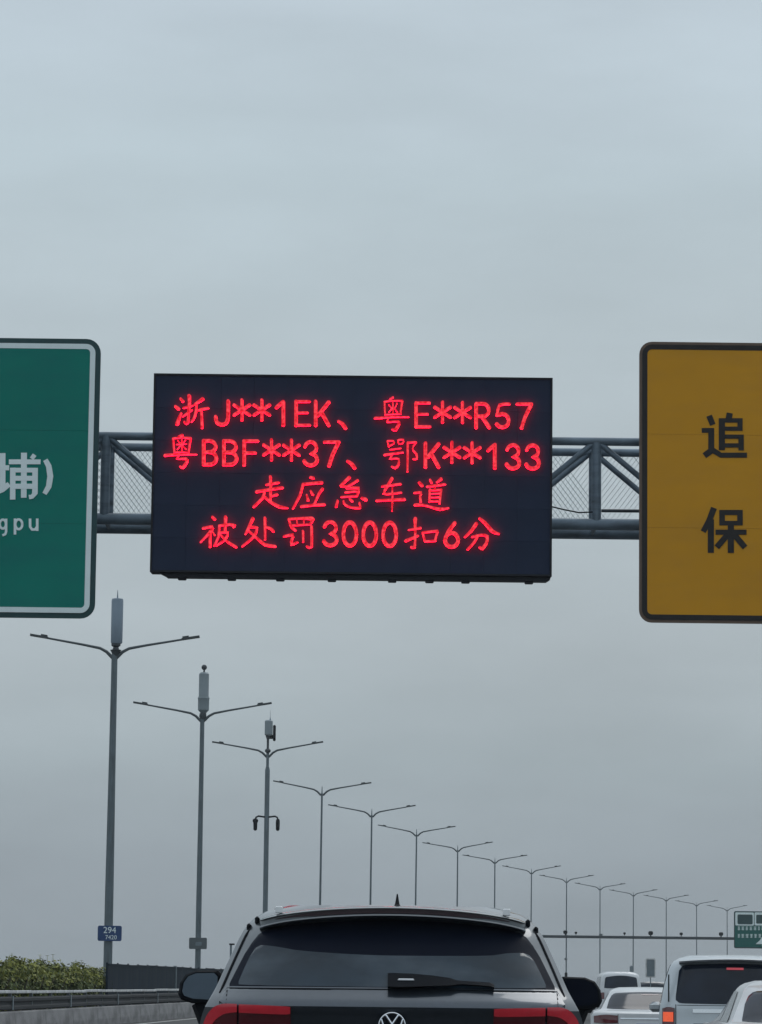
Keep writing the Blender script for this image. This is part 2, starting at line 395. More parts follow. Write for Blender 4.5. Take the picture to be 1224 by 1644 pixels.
# hedge of individual shrubs
def leaf_mesh(seed, rx, ry, h, n=2300):
    rnd = random.Random(seed); b = MB(); mi = []
    blobs = [(rnd.uniform(-.35, .35) * rx, rnd.uniform(-.75, .75) * ry, rnd.uniform(.35, .8) * h, rnd.uniform(.35, .6)) for _ in range(9)]
    blobs.append((0, 0, h * .45, .85))
    for _ in range(n):
        bx_, by_, bz_, br = rnd.choice(blobs)
        while True:
            v = Vector((rnd.uniform(-1, 1), rnd.uniform(-1, 1), rnd.uniform(-1, 1)))
            if .55 < v.length < 1: break
        p = Vector((bx_ + v.x * br * rx, by_ + v.y * br * ry, bz_ + v.z * br * h * .42))
        if p.z < .12: p.z = rnd.uniform(.12, .4)
        nrm = (v.normalized() + Vector((rnd.uniform(-.8, .8), rnd.uniform(-.8, .8), rnd.uniform(-.3, .9)))).normalized()
        a = nrm.cross(Vector((rnd.uniform(-1, 1), rnd.uniform(-1, 1), rnd.uniform(-1, 1)))).normalized(); c = nrm.cross(a)
        l = rnd.uniform(.045, .085); wd = l * rnd.uniform(.4, .6)
        if _ % 46 == 0 and p.z > h * .6:      # a young shoot standing out of the crown
            q_ = Vector((p.x, p.y, p.z + rnd.uniform(.05, .2))); b.add([p, p + Vector((.012, .012, 0)), q_, q_ - Vector((.01, 0, 0))], [(0, 1, 2, 3)]); mi.append(1); p = q_
        b.add([p - a * l, p + c * wd, p + a * l, p - c * wd], [(0, 1, 2, 3)])
        mi.append(1 if (p.z > h * .62 and rnd.random() < .6) or rnd.random() < .25 else 0)
    me = bpy.data.meshes.new('foliage'); me.from_pydata(b.v, [], b.f)
    me.materials.append(M['leaf']); me.materials.append(M['leaf2'])
    me.polygons.foreach_set('material_index', mi); me.update()
    return me
LV = [leaf_mesh(i, .62, .95, 1.72) for i in range(5)]
b = MB()
for k in range(5):
    a = k * 1.3; b.tube([(0, 0, 0), (.12 * math.cos(a), .2 * math.sin(a), .5), (.3 * math.cos(a), .5 * math.sin(a), 1.2)], [.03, .022, .01], 6)
STEM = b.mesh('stem', M['stem'])
d = 70.0; first = True
while d < 111.2:
    sc = random.uniform(.92, 1.06)
    if d < 96: sc = random.uniform(.99, 1.08)
    lab = 'rounded green hedge shrub in the clipped row along the median railing'
    r = empty('hedge_shrub', (xm(d) + .15, d, .22), lab, 'shrub', 'clipped hedge shrubs along the median')
    o = inst('foliage', random.choice(LV), r, (0, 0, 0), random.choice((0, math.pi))); o.scale = (1, 1, sc)
    inst('stem', STEM, r, (0, 0, 0), random.uniform(0, 6))
    d += random.uniform(1.25, 1.6)

# ------------------------------------------------------------------ street lamps
LAMPS = [(184, 1053, 118, 5.8), (325, 1155, 147, 5.9), (430, 1213, 174.5, 5.6), (516, 1275, 203.5, 5.8), (596, 1310, 229, 5.8), (668, 1341, 258, 5.8), (735, 1366, 286, 5.8),
         (795, 1385, 311, 5.8), (853, 1402, 342, 5.8), (910, 1416, 369, 5.8), (964, 1428, 396, 5.8), (1017, 1438, 418, 5.8), (1070, 1446, 443, 5.8),
         (1119, 1454, 469, 5.8), (1168, 1462, 495, 5.8)]
def arm(side, r0=.05):
    P = [(0.06, -.08), (.28, .14), (.5, .26), (1.1, .38), (1.9, .52), (2.35, .60)]
    b = MB(); b.tube([(side * x, 0, z) for x, z in P], [r0 * 1.2, r0 * 1.1, r0, r0 * .85, r0 * .75, r0 * .7], 8)
    lu = MB()
    an = math.atan2(.1, .62) * -side
    R = Matrix.Rotation(an, 3, 'Y')
    lu.box((side * 2.62, 0, .655), (.62, .26, .07), R); lu.box((side * 2.45, 0, .66), (.22, .16, .11), R)
    return b, lu
ARM = {}
for s in (-1, 1):
    a_, l_ = arm(s); ARM[s] = (a_.mesh('lamp_arm', M['arm'], True), l_.mesh('luminaire', M['lum']))
ordn = ['first', 'second', 'third', 'fourth', 'fifth', 'sixth', 'seventh', 'eighth', 'ninth', 'tenth', 'eleventh', 'twelfth', 'thirteenth', 'fourteenth', 'last']
lab0 = ['tall twin-arm street lamp with a long cylinder antenna on top and a blue number plate',
        'tall twin-arm street lamp with a ball tipped cylinder antenna and a small grey plate',
        'thick twin-arm street lamp carrying two cameras and a small boxy antenna']
lamp_pos = []
for i, (px, py, Y, span) in enumerate(LAMPS):
    J = at(px, py, Y); zb = .22; H = J.z - zb
    lab = lab0[i] if i < 3 else 'slim twin-arm street lamp, %s from the left in the receding row' % ordn[i]
    r = empty('street_lamp', (J.x, Y, zb), lab, 'street lamp', 'twin-arm street lamps along the median', hd(Y) if i > 2 else 0)
    if i > 2: r.rotation_euler.x = random.uniform(-.004, .004); r.rotation_euler.y = random.uniform(-.0045, .0045)
    lamp_pos.append((r, J, H))
    rb, rt = [(.155, .105), (.125, .095), (.135, .125)][i] if i < 3 else (.075, .055)
    b = MB()
    if i == 2: b.tube([(0, 0, 0), (0, 0, H - .75), (0, 0, H - .55), (0, 0, H + .1)], [rb, rt, .075, .075], 14)
    else: b.tube([(0, 0, 0), (0, 0, H * .35), (0, 0, H * .7), (0, 0, H + .05)], [rb, rb * .85 + rt * .15, rb * .3 + rt * .7, rt], 14)
    b.build('pole', M['pole'], r, True)
    b = MB(); b.bevbox((0, 0, .02), (.5, .5, .04), .01)
    for sx in (-1, 1):
        for sy in (-1, 1): b.tube([(sx * .19, sy * .19, .03), (sx * .19, sy * .19, .1)], .02, 6)
    b.build('base_plate', M['steel'], r)
    k = span / 5.8
    for s in (-1, 1):
        a = inst('lamp_arm', ARM[s][0], r, (0, 0, H)); l = inst('luminaire', ARM[s][1], a, (0, 0, 0))
        a.scale = (k, 1, 1)
        a.rotation_euler = (0, s * random.uniform(-.015, .02), 0)
    if i > 2:
        b = MB(); b.tube([(0, 0, H), (0, 0, H + .45)], [.045, .02], 6); b.build('finial', M['pole'], r)
def lathe(prof, n=20):
    b = MB(); vv = []; ff = []
    for (rr, z) in prof:
        for k in range(n):
            a = 2 * math.pi * k / n; vv.append((rr * math.cos(a), rr * math.sin(a), z))
    for i in range(len(prof) - 1):
        for k in range(n):
            j = (k + 1) % n; ff.append((i * n + k, i * n + j, (i + 1) * n + j, (i + 1) * n + k))
    b.add(vv, ff); return b
# lamp 1 : cylinder antenna, whip, blue plate
r, J, H = lamp_pos[0]
b = lathe([(0, .42), (.17, .42), (.2, .46), (.205, 1.0), (.205, 1.92), (.19, 1.98), (.1, 2.0), (0, 2.0)]); o = b.build('antenna_cylinder', M['radome'], r, True, (0.06, 0, H)); ant = o
b = lathe([(0, -.02), (.1, 0), (.16, .14), (.2, .2), (.12, .22), (.09, .3), (.16, .35), (.16, .44), (0, .44)]); b.build('antenna_bracket', M['farsteel'], r, True, (.04, 0, H))
b = MB(); b.tube([(0, 0, 2.0), (0, 0, 2.3)], [.03, .006], 6); b.build('whip', M['steel'], ant)
def plate_txt(parent, lines, cx, cz, y, m, w_, h_, plate_m):
    b = MB(); b.prism_y(rrect(cx - w_ / 2, cx + w_ / 2, cz - h_ / 2, cz + h_ / 2, .06), y, y + .02)
    pl = b.build('number_plate', plate_m, parent)
    for (txt, size, tx, tz) in lines:
        cu = bpy.data.curves.new('plate_number', 'FONT'); cu.body = txt; cu.size = size; cu.align_x = 'CENTER'; cu.offset = 0.0; cu.extrude = .002
        tmp = bpy.data.objects.new('tmp', cu); C.objects.link(tmp)
        dg = bpy.context.evaluated_depsgraph_get(); me = bpy.data.meshes.new_from_object(tmp.evaluated_get(dg))
        bpy.data.objects.remove(tmp)
        me.materials.clear(); me.materials.append(m)
        o = bpy.data.objects.new('plate_number', me); C.objects.link(o); o.parent = pl; o.location = (cx + tx, y - .006, cz + tz); o.rotation_euler = (math.pi / 2, 0, 0)
P = at(177, 1499, 118); b = None
plate_txt(r, [('294', .30, 0, .01), ('7420', .2, .05, -.2)], P.x - J.x + .0, P.z - .22, -.24, M['white_sheet'], .82, .52, M['blue_plate'])
b = MB(); b.box((0, -.17, P.z - .22), (.3, .08, .05)); b.box((0, -.17, P.z - .05), (.3, .08, .05)); b.build('plate_clamp', M['steel'], r)
# lamp 2
r, J, H = lamp_pos[1]
b = lathe([(0, .25), (.12, .27), (.24, .4), (.24, .85), (.26, .9), (.215, 1.0), (.215, 1.95), (.15, 2.02), (0, 2.02)]); ant = b.build('antenna_cylinder', M['radome2'], r, True, (.04, 0, H))
b = lathe([(0, -.02), (.1, 0), (.16, .12), (.14, .26), (0, .28)]); b.build('antenna_bracket', M['farsteel'], r, True, (.02, 0, H))
b = MB(); b.tube([(0, 0, 2.0), (0, 0, 2.12)], .04, 8); b.sphere((0, 0, 2.24), .12); b.build('ball_tip', M['farsteel'], ant, True)
P = at(319, 1515, 147)
b = MB(); b.prism_y(rrect(-.38, .38, -.24, .24, .05), -.19, -.17); b.build('number_plate', M['grey_plate'], r, False, (0, 0, P.z - .22))
b = MB(); b.prism_y(rrect(-.10, .16, -.1, .06, .03), -.205, -.192); b.build('plate_clamp', M['pale_plate'], r, False, (0, 0, P.z - .22))
# lamp 3
r, J, H = lamp_pos[2]
b = MB(); b.bevbox((0, 0, 1.4), (.4, .3, .8), .06); b.build('antenna_box', M['radome2'], r, False, (0.03, 0, H))
b = MB(); b.bevbox((.29, .1, 1.15), (.14, .25, .82), .04); b.box((.1, .1, .95), (.35, .1, .2)); b.build('radio_unit', M['black'], r, False, (.03, 0, H))
b = lathe([(.07, 0), (.07, .12), (.15, .2), (.15, .28), (.06, .36), (.06, .8), (.12, .98), (.12, 1.0), (0, 1.0)], 12); b.build('antenna_bracket', M['farsteel'], r, True, (0, 0, H))
b = MB(); b.tube([(.1, 0, 1.8), (.1, 0, 1.95), (.1, 0, 2.3)], [.05, .012, .006], 6); b.build('whip', M['steel'], r, False, (0, 0, H))
P = at(430, 1312, 174.5)
for s in (-1, 1):
    b = MB(); b.tube([(s * .1, 0, 0), (s * .42, 0, .04), (s * .54, 0, -.02), (s * .56, 0, -.12)], .045, 8)
    ca = b.build('camera_arm', M['black'], r, True, (0, -.05, P.z - .22))
    b = MB(); b.sphere((0, 0, 0), .145, sc=(1 if s < 0 else .7, 1, .9)); b.tube([(0, 0, -.05), (0, 0, -.4)], [.11, .1], 10); b.sphere((0, 0, -.4), .1)
    b.build('traffic_camera', M['black'], ca, True, (s * .57, 0, -.2))
# boxes on far lamps
def lamp_box(i, py, name, dx, w_, h_, m):
    r, J, H = lamp_pos[i]; P = at(LAMPS[i][0], py, LAMPS[i][2])
    b = MB(); b.bevbox((0, 0, 0), (w_, .3, h_), min(w_, h_) * .25); b.build(name, m, r, False, (dx, -.1, P.z - .22))
lamp_box(11, 1558, 'control_box', -.18, .42, 1.1, M['pale_plate'])
lamp_box(9, 1497, 'camera', -.1, .32, .32, M['black']); lamp_box(9, 1540, 'camera', -.03, .3, .22, M['grey_plate']); lamp_box(9, 1566, 'control_box', 0, .28, .6, M['black'])
lamp_box(10, 1501, 'camera', .12, .4, .24, M['grey_plate']); lamp_box(10, 1569, 'control_box', .02, .26, .7, M['grey_plate'])

# ------------------------------------------------------------------ strokes (lettering)
WS = 1.0
def ribbon_strokes(strokes, tr, Yp, depth, cap=True, base=0.0):
    """strokes: lists of (x,y,width) in glyph units; tr maps a point to (world x, world z); returns MB with each piece set a hair prouder"""
    b = MB(); k = 0
    for st in strokes:
        pts = []
        for p in st:
            q = tr(p[0], p[1]); q2 = tr(p[0] + p[2] * WS, p[1])
            pts.append((q[0], q[1], (q2[0] - q[0]) / 2))
        # densify
        dn = []
        for i in range(len(pts) - 1):
            a, c = pts[i], pts[i + 1]
            for t in (0, .5): dn.append(tuple(a[j] * (1 - t) + c[j] * t for j in range(3)))
        dn.append(pts[-1])
        if cap and len(pts) > 2:   # soften corners once
            sm = [dn[0]] + [tuple((dn[i - 1][j] + 4 * dn[i][j] + dn[i + 1][j]) / 6 for j in range(3)) for i in range(1, len(dn) - 1)] + [dn[-1]]
            dn = sm
        Lp, Rp = [], []
        for i in range(len(dn)):
            a = dn[max(i - 1, 0)]; c = dn[min(i + 1, len(dn) - 1)]
            tx, tz = c[0] - a[0], c[1] - a[1]; l = math.hypot(tx, tz) or 1
            nx, nz = -tz / l, tx / l; h = dn[i][2]
            Lp.append((dn[i][0] + nx * h, dn[i][1] + nz * h)); Rp.append((dn[i][0] - nx * h, dn[i][1] - nz * h))
        y0 = Yp - depth - .0004 * k; k += 1
        n = len(dn); vv = []; ff = []
        for yy in (y0, Yp + base):
            vv += [(x, yy, z) for x, z in Lp] + [(x, yy, z) for x, z in Rp]
        for i in range(n - 1):
            ff.append((i, i + 1, n + i + 1, n + i))
            ff.append((i, 2 * n + i, 2 * n + i + 1, i + 1)); ff.append((n + i, n + i + 1, 3 * n + i + 1, 3 * n + i))
        ff.append((0, n, 3 * n, 2 * n)); ff.append((n - 1, 3 * n - 1, 4 * n - 1, 2 * n - 1))
        b.add(vv, ff)
        if cap:
            for e in (0, -1):
                cx, cz, h = dn[e]; y0 = Yp - depth - .0004 * k; k += 1
                b.prism_y([(cx + h * math.cos(a * math.pi / 5), cz + h * math.sin(a * math.pi / 5)) for a in range(10)], y0, Yp + base)
        else:
            for e in range(2, len(pts) * 2 - 2, 2):   # fill the outer side of bends
                cx, cz, h = dn[e]; y0 = Yp - depth - .0004 * k; k += 1
                b.prism_y([(cx + h * math.cos(a * math.pi / 5), cz + h * math.sin(a * math.pi / 5)) for a in range(10)], y0, Yp + base)
    return b

# ------------------------------------------------------------------ gantry with signs
YG = 40.0          # plane of the sign faces
YT = 40.75         # front chords of the truss
def gantry():
    zt = at(612, 705, YT).z; zbm = at(612, 838, YT).z
    root = empty('sign_gantry', (0, YT, 0), 'grey tubular steel truss gantry spanning the road and holding the big signs', 'gantry')
    X0, X1 = -11.5, 14.5; D = .85; rT, rB = .05, .069
    def W(x, y, z): return (x, y - YT, z)
    def part(name, fn, m=M['steel'], sm=True):
        b = MB(); fn(b); return b.build(name, m, root, sm)
    for y in (YT, YT + D):
        part('top_chord', lambda b: b.tube([W(X0, y, zt), W(X1, y, zt)], rT, 14))
        part('bottom_chord', lambda b: b.tube([W(X0, y, zbm), W(X1, y, zbm)], rB, 14))
    xa = at(958, 770, YT).x; xl = at(169, 770, YT).x
    P_ = (xa - xl) / 5.0
    xs = [xa + k * P_ for k in range(-12, 12) if X0 < xa + k * P_ < X1]
    for k in range(-12, 12):
        x = xa + k * P_
        if not (X0 + .1 < x < X1 - .1): continue
        apex = (k % 2 == 0) if k >= -2 else (k % 2 == 1)
        for y in (YT, YT + D):
            if apex: part('post', lambda b: b.tube([W(x, y, zbm), W(x, y, zt)], .058 if y == YT else .04, 12))
            # diagonals fall from every top node towards the next bottom nodes
            if apex:
                for s in (-1, 1):
                    if X0 < x + s * P_ < X1:
                        part('diagonal_brace', lambda b: b.tube([W(x + s * .05, y, zt - .03), W(x + s * P_, y, zbm + .03)], .036, 10))
        if apex: part('gusset', lambda b: b.box(W(x, YT - .0, zt - .06), (.24, .02, .12)), sm=False)
        part('chord_flange', lambda b: (b.tube([W(x + .62, YT, zt), W(x + .64, YT, zt)], rT + .03, 14), b.tube([W(x + .62, YT, zbm), W(x + .64, YT, zbm)], rB + .03, 14))) if apex else None
        part('cross_tie', lambda b: b.tube([W(x, YT, zt), W(x, YT + D, zt)], .03, 8))
        part('cross_tie', lambda b: b.tube([W(x, YT, zbm), W(x, YT + D, zbm)], .03, 8))
    # walkway mesh at the back of the truss
    b = MB(); yb = YT + D + .06; z0, z1 = zbm + .02, zt - .02; hh = z1 - z0
    x = X0
    xq0, xq1 = at(992, 770, yb).x, at(1110, 770, yb).x
    while x < X1:
        if xq0 < x < xq1: x += .062; continue
        for s in (1, -1):
            xe = x + s * hh * .75
            b.tube([W(x, yb + .004 * s, z0), W(xe, yb + .004 * s, z1)], .0032, 3, False)
        x += .062
    tag(b.build('wire_mesh', M['wire'], root), kind='stuff')
    b = MB()
    for zz in (z0, z1): b.tube([W(X0, yb, zz), W(X1, yb, zz)], .012, 6)
    b.build('mesh_frame', M['steel'], root)
    # cable and thin rail beside the electronic board
    pts = [at(880, 812, YT - .1), at(905, 818, YT - .1), at(930, 823, YT - .1), at(952, 822, YT - .1)]
    part('cable', lambda b: b.tube([W(*p) for p in pts], .009, 6), M['black'])
    part('conduit', lambda b: b.tube([W(*at(966, 820, YT + .1)), W(*at(1045, 820.6, YT + .1))], .02, 8), M['farsteel'])
    for x in (X0 + .2, X1 - .2):
        for y in (YT, YT + D):
            part('column', lambda b: b.tube([W(x, y, 0.0), W(x, y, zt + .1)], .16, 16))
        for k in range(5):
            part('column_brace', lambda b: b.tube([W(x, YT, .8 + k), W(x, YT + D, 1.6 + k)], .035, 8))
        part('footing', lambda b: b.bevbox(W(x, YT + D / 2, .45), (.9, 1.8, .9), .05), M['concrete'], False)
gantry()

# electronic message board
tl, tr_ = at(245, 600, YG), at(888, 606, YG); bl = at(243, 920, YG); br = at(886, 927, YG)
Xa, Xb = (tl.x + bl.x) / 2, (tr_.x + br.x) / 2; Zt = (tl.z + tr_.z) / 2; Zb = (bl.z + br.z) / 2 
board = empty('message_board', ((Xa + Xb) / 2, YG, Zb), 'dark electronic message board showing four lines of red characters, on the gantry', 'message board')
O = board.location.copy()
def bp(b, name, m, sm=False, kind=None, parent=board):
    b.v = [(x - O.x, y - O.y, z - O.z) for x, y, z in b.v]; o = b.build(name, m, parent, sm)
    if kind: tag(o, kind=kind)
    return o
Zb += .012
b = MB(); b.bevbox(((Xa + Xb) / 2, YG + .16, (Zt + Zb) / 2), (Xb - Xa, .22, Zt - Zb), .012); bp(b, 'cabinet', M['led_frame'])
fw = .022
b = MB(); b.ring_y([(Xa, Zb), (Xb, Zb), (Xb, Zt), (Xa, Zt)], [(Xa + fw, Zb + fw), (Xb - fw, Zb + fw), (Xb - fw, Zt - fw), (Xa + fw, Zt - fw)], YG - .012, YG + .06); bp(b, 'frame', M['led_frame'])
# face modules (the board is a wall of square modules)
nx, nz = 12, 6; mw = (Xb - Xa - 2 * fw) / nx; mh = (Zt - Zb - 2 * fw) / nz
b = MB(); b.box((0, 0, 0), (mw - .0016, .02, mh - .0016)); mme = b.mesh('led_module', M['led_face'])
for i in range(nx):
    for j in range(nz):
        inst('led_module', mme, board, (Xa + fw + (i + .5) * mw - O.x, .012 + random.uniform(0, .0008), Zb + fw + (j + .5) * mh - O.z))
# drip tray under the cabinet with lugs
x0 = at(262, 920, YG).x; zt2 = Zb; zb2 = Zb - .055
b = MB(); b.prism_y([(x0 - .05, zt2 - .001), (x0 + .02, zb2 + .02), (x0 + .05, zb2), (Xb - .06, zb2), (Xb - .015, zb2 + .03), (Xb - .015, zt2 - .001)], YG + .03, YG + .2); bp(b, 'bottom_tray', M['led_frame'])
lug = MB(); lug.bevbox((0, 0, -.012), (.1, .08, .03), .008); lme = lug.mesh('lug', M['led_frame'])
for px in (292, 372, 450, 533, 630, 690, 748, 850):
    inst('lug', lme, board, (at(px, 930, YG).x - O.x, .08, zb2 - O.z - .003))
b = MB()
for px in (300, 480, 650, 830):
    X = at(px, 700, YG).x; b.box((X, YG + .48, (Zt + Zb) / 2), (.08, .42, 1.6))
bp(b, 'mounting_bracket', M['steel'])

ZA = (265, 625, 9.415); ZB = (595, 625, 11.744); ZC = (400, 760, 6.12); ZD = (560, 760, 7.2); ZE = (315, 825, 5.829); ZF = (640, 825, 6.994)
GL = []
GL.append((ZA, [[(238,140,40),(268,180,52)], [(155,255,40),(203,292,58)], [(185,520,66),(215,430,50),(245,360,30)], [(280,280,32),(350,265,38),(415,245,28)],
  [(365,100,62),(370,200,48),(355,330,42),(352,490,48),(325,525,42),(292,490,28)], [(268,410,25),(340,360,33),(408,312,24)], [(570,145,56),(520,182,50),(450,225,33)],
  [(472,210,30),(470,340,42),(445,430,38),(402,492,28)], [(505,315,28),(560,300,36),(655,285,34)], [(550,320,42),(555,450,42),(560,580,42)]]))
GL.append((ZA, [[(262,692,42),(205,715,32)], [(120,745,32),(130,850,32),(142,955,32)], [(122,740,26),(260,727,26),(388,738,36)], [(387,740,36),(370,850,32),(352,955,32)],
  [(142,950,16),(350,950,16)], [(175,832,14),(325,826,14)], [(250,740,18),(256,940,18)], [(193,768,15),(222,803,15)], [(310,765,15),(282,805,15)], [(240,842,15),(185,908,15)], [(265,842,15),(318,905,18)],
  [(0,1000,46),(100,990,38),(250,986,26),(475,985,26)], [(205,1003,22),(165,1052,26),(260,1050,26),(335,1048,42),(338,1090,46),(270,1195,54),(230,1165,25)]]))
GL.append((ZB, [[(425,148,38),(368,185,32)], [(270,235,38),(272,350,34),(278,475,36)], [(262,230,26),(400,212,25),(600,212,32)], [(600,220,46),(580,330,38),(565,462,36)], [(282,475,20),(568,465,20)],
  [(425,220,26),(430,465,26)], [(350,290,20),(396,345,20)], [(500,262,20),(470,335,20)], [(412,358,20),(348,430,20)], [(460,362,20),(508,428,24)],
  [(88,545,50),(200,540,42),(400,522,26),(722,523,26)], [(330,560,22),(302,622,32),(420,610,28),(540,605,42),(545,640,56),(470,780,68),(415,755,34)]]))
GL.append((ZB, [[(322,972,28),(348,1078,32)], [(325,970,26),(448,965,28),(440,1030,26),(358,1060,26)], [(520,955,24),(535,1030,24),(612,1022,24),(635,940,38),(525,952,24)], [(372,1135,24),(572,1110,24)],
  [(268,1235,48),(400,1215,33),(612,1190,33)], [(412,1220,28),(352,1325,28),(440,1300,26),(548,1302,33),(528,1430,46),(465,1490,52),(405,1455,28)], [(705,1005,46),(705,1300,46),(700,1550,36)],
  [(705,1005,42),(790,1000,28),(875,988,38),(800,1070,26),(802,1150,26),(878,1220,42),(883,1315,42),(808,1315,28)]]))
GL.append((ZC, [[(210,32,32),(212,150,30),(208,270,28)], [(172,110,24),(292,90,24)], [(75,180,32),(150,165,24),(328,140,30)], [(215,225,18),(275,208,28)], [(150,185,24),(138,240,28),(45,328,26)], [(150,225,24),(210,280,28),(300,332,38),(380,340,16)]]))
GL.append((ZC, [[(605,38,26),(632,45,32)], [(528,105,24),(715,90,32)], [(530,108,28),(505,210,28),(430,346,20)], [(567,212,20),(580,262,32)], [(607,172,20),(627,208,26)], [(722,152,28),(690,190,28),(642,298,20)], [(515,325,28),(640,310,24),(742,306,28)]]))
GL.append((ZC, [[(985,40,36),(902,118,24)], [(905,125,22),(970,130,20),(1068,68,26)], [(960,146,20),(1092,136,33),(1060,218,22)], [(948,185,20),(1056,175,18)], [(907,232,18),(1063,222,18)], [(870,268,22),(857,325,30)],
  [(930,272,18),(942,310,22),(1010,338,20),(1102,343,26),(1085,288,17)], [(990,248,18),(1013,273,28)], [(1110,242,24),(1148,258,40)]]))
GL.append((ZD, [[(500,58,40),(450,140,30),(388,242,32),(500,235,20),(606,220,24)], [(388,150,28),(600,122,26)], [(325,315,32),(480,305,26),(645,300,36)], [(505,165,18),(508,300,32),(500,435,13)]]))
GL.append((ZD, [[(817,104,32),(848,138,42)], [(760,225,24),(848,215,32),(825,260,28),(835,325,32)], [(768,364,36),(850,360,26),(960,390,24),(1050,418,42),(1155,400,18)], [(942,72,24),(960,106,32)], [(1068,64,40),(1022,100,24)],
  [(908,153,28),(1115,126,26)], [(940,185,28),(936,325,28)], [(938,195,20),(1070,190,22)], [(1070,190,32),(1052,345,28)], [(938,322,18),(1050,322,18)], [(952,236,16),(1050,231,16)], [(952,278,16),(1050,275,16)], [(1000,152,18),(992,190,18)]]))
GL.append((ZE, [[(152,28,24),(174,48,30)], [(65,135,24),(163,112,26),(150,150,26),(42,263,17)], [(130,165,26),(130,305,30)], [(152,162,14),(174,198,17)], [(215,110,20),(320,96,24),(370,110,26),(348,124,18)], [(216,112,22),(210,220,20),(167,298,17)],
  [(275,30,34),(270,170,24)], [(218,175,16),(303,167,26),(280,240,23),(187,298,17)], [(228,192,18),(290,260,24),(375,310,26)]]))
GL.append((ZE, [[(530,44,36),(500,110,28),(462,188,20)], [(502,125,23),(578,120,28),(550,210,26),(432,303,20)], [(497,162,20),(560,215,23),(640,292,33),(740,304,28)], [(643,38,28),(645,240,20)], [(652,120,18),(705,140,28),(723,162,28)]]))
GL.append((ZE, [[(868,50,26),(886,108,23)], [(868,48,20),(980,40,20),(1085,42,36)], [(1095,48,32),(1070,95,23)], [(882,108,18),(1070,98,18)], [(940,50,16),(950,100,16)], [(1005,46,16),(1010,98,16)], [(892,122,23),(928,152,28)],
  [(822,210,20),(918,190,30),(895,235,26),(885,296,28),(948,266,20)], [(1000,162,24),(1002,262,19)], [(1080,118,28),(1085,328,28),(1037,305,20)]]))
GL.append((ZF, [[(190,55,48),(190,150,30),(190,300,30),(180,385,38),(144,372,28)], [(115,180,18),(248,157,28)], [(82,302,36),(218,246,26)], [(272,207,24),(300,308,28)], [(278,207,24),(438,192,28)], [(438,198,32),(410,303,26)], [(300,310,24),(418,302,24)]]))
GL.append((ZF, [[(873,110,44),(820,190,38),(748,258,28)], [(912,50,28),(970,95,42),(1060,205,46),(1130,224,24)], [(828,258,26),(930,232,24),(1008,247,42),(990,330,38),(940,398,42),(914,375,28)], [(885,252,36),(860,310,30),(778,398,28)]]))
# latin letters and figures: unit cell 28 x 44 (x right, y down), width 7
W7 = 6.6
def S(*p): return [(x, y, W7) for x, y in p]
def arc(cx, cy, rx, ry, a0, a1, n=9): return [(cx + rx * math.cos(math.radians(a0 + (a1 - a0) * k / n)), cy + ry * math.sin(math.radians(a0 + (a1 - a0) * k / n))) for k in range(n + 1)]
LG = {'J': [S((23.5, 3), (23.5, 32), (20, 39), (13, 41), (6, 38), (3.5, 32), (3.5, 28))],
 '1': [S((16, 4), (16, 41)), [(14, 5, 6), (5, 13, 6)]], 'E': [S((3.5, 3), (3.5, 41)), [(3.5, 3, 4.6), (25, 3, 4.6)], [(3.5, 21, 4), (22, 21, 4)], [(3.5, 41, 4.6), (25.5, 41, 4.6)]],
 'K': [S((4, 3), (4, 41)), [(25, 4, 6.5), (8, 25, 6.5)], [(13, 19, 6.5), (25, 41, 6.5)]],
 'B': [S((4, 3), (4, 41)), [(4, 3, 5.5)] + [(x, y, 6) for x, y in arc(14, 12, 9.5, 9, -90, 90)] + [(4, 21.5, 4.5)], [(4, 21.5, 4.5)] + [(x, y, 6.5) for x, y in arc(14.5, 31, 10, 10, -90, 90)] + [(4, 41, 5.5)]],
 'F': [S((4, 3), (4, 41)), [(4, 3, 5.5), (26, 3, 5.5)], [(4, 22, 5.5), (22, 22, 5.5)]],
 '3': [[(x, y, 6) for x, y in arc(13, 12.5, 9.5, 9.5, -170, 65)] + [(12, 22, 4.5)] + [(x, y, 6.6) for x, y in arc(13, 31.5, 10.5, 9.5, -65, 165)]],
 '7': [[(2.5, 3, 5), (26, 3, 5.5)], S((25, 4), (15, 24), (10, 41))],
 'R': [S((4, 3), (4, 41)), [(4, 3, 5.5)] + [(x, y, 6) for x, y in arc(15, 13, 9.5, 10, -90, 90)] + [(4, 23, 5)], [(13, 23, 6), (25, 41, 6.5)]],
 '5': [[(24, 3, 5), (7, 3, 5), (4.5, 21, 5.5)] , [(4.5, 21, 5)] + [(x, y, 6.3) for x, y in arc(13, 29.5, 10.5, 11, -120, 150)]],
 '0': [[(x, y, 6.6) for x, y in arc(14, 22, 10.6, 19, 0, 360, 20)]],
 '6': [[(x, y, 6.8) for x, y in arc(14, 30, 10.5, 11.5, 0, 360, 16)], [(19, 3, 6.5), (8, 17, 6.5), (4, 28, 6.5)]],
 '*': [[(14, 0, 5.5), (14, 16, 5), (14, 32, 5.5)], [(1.5, 8, 5.5), (14, 16, 5), (26.5, 24, 5.5)], [(26.5, 8, 5.5), (14, 16, 5), (1.5, 24, 5.5)]],
 ',': [[(2, 2, 4), (9, 6, 6.5), (13.5, 13, 6.5)]]}
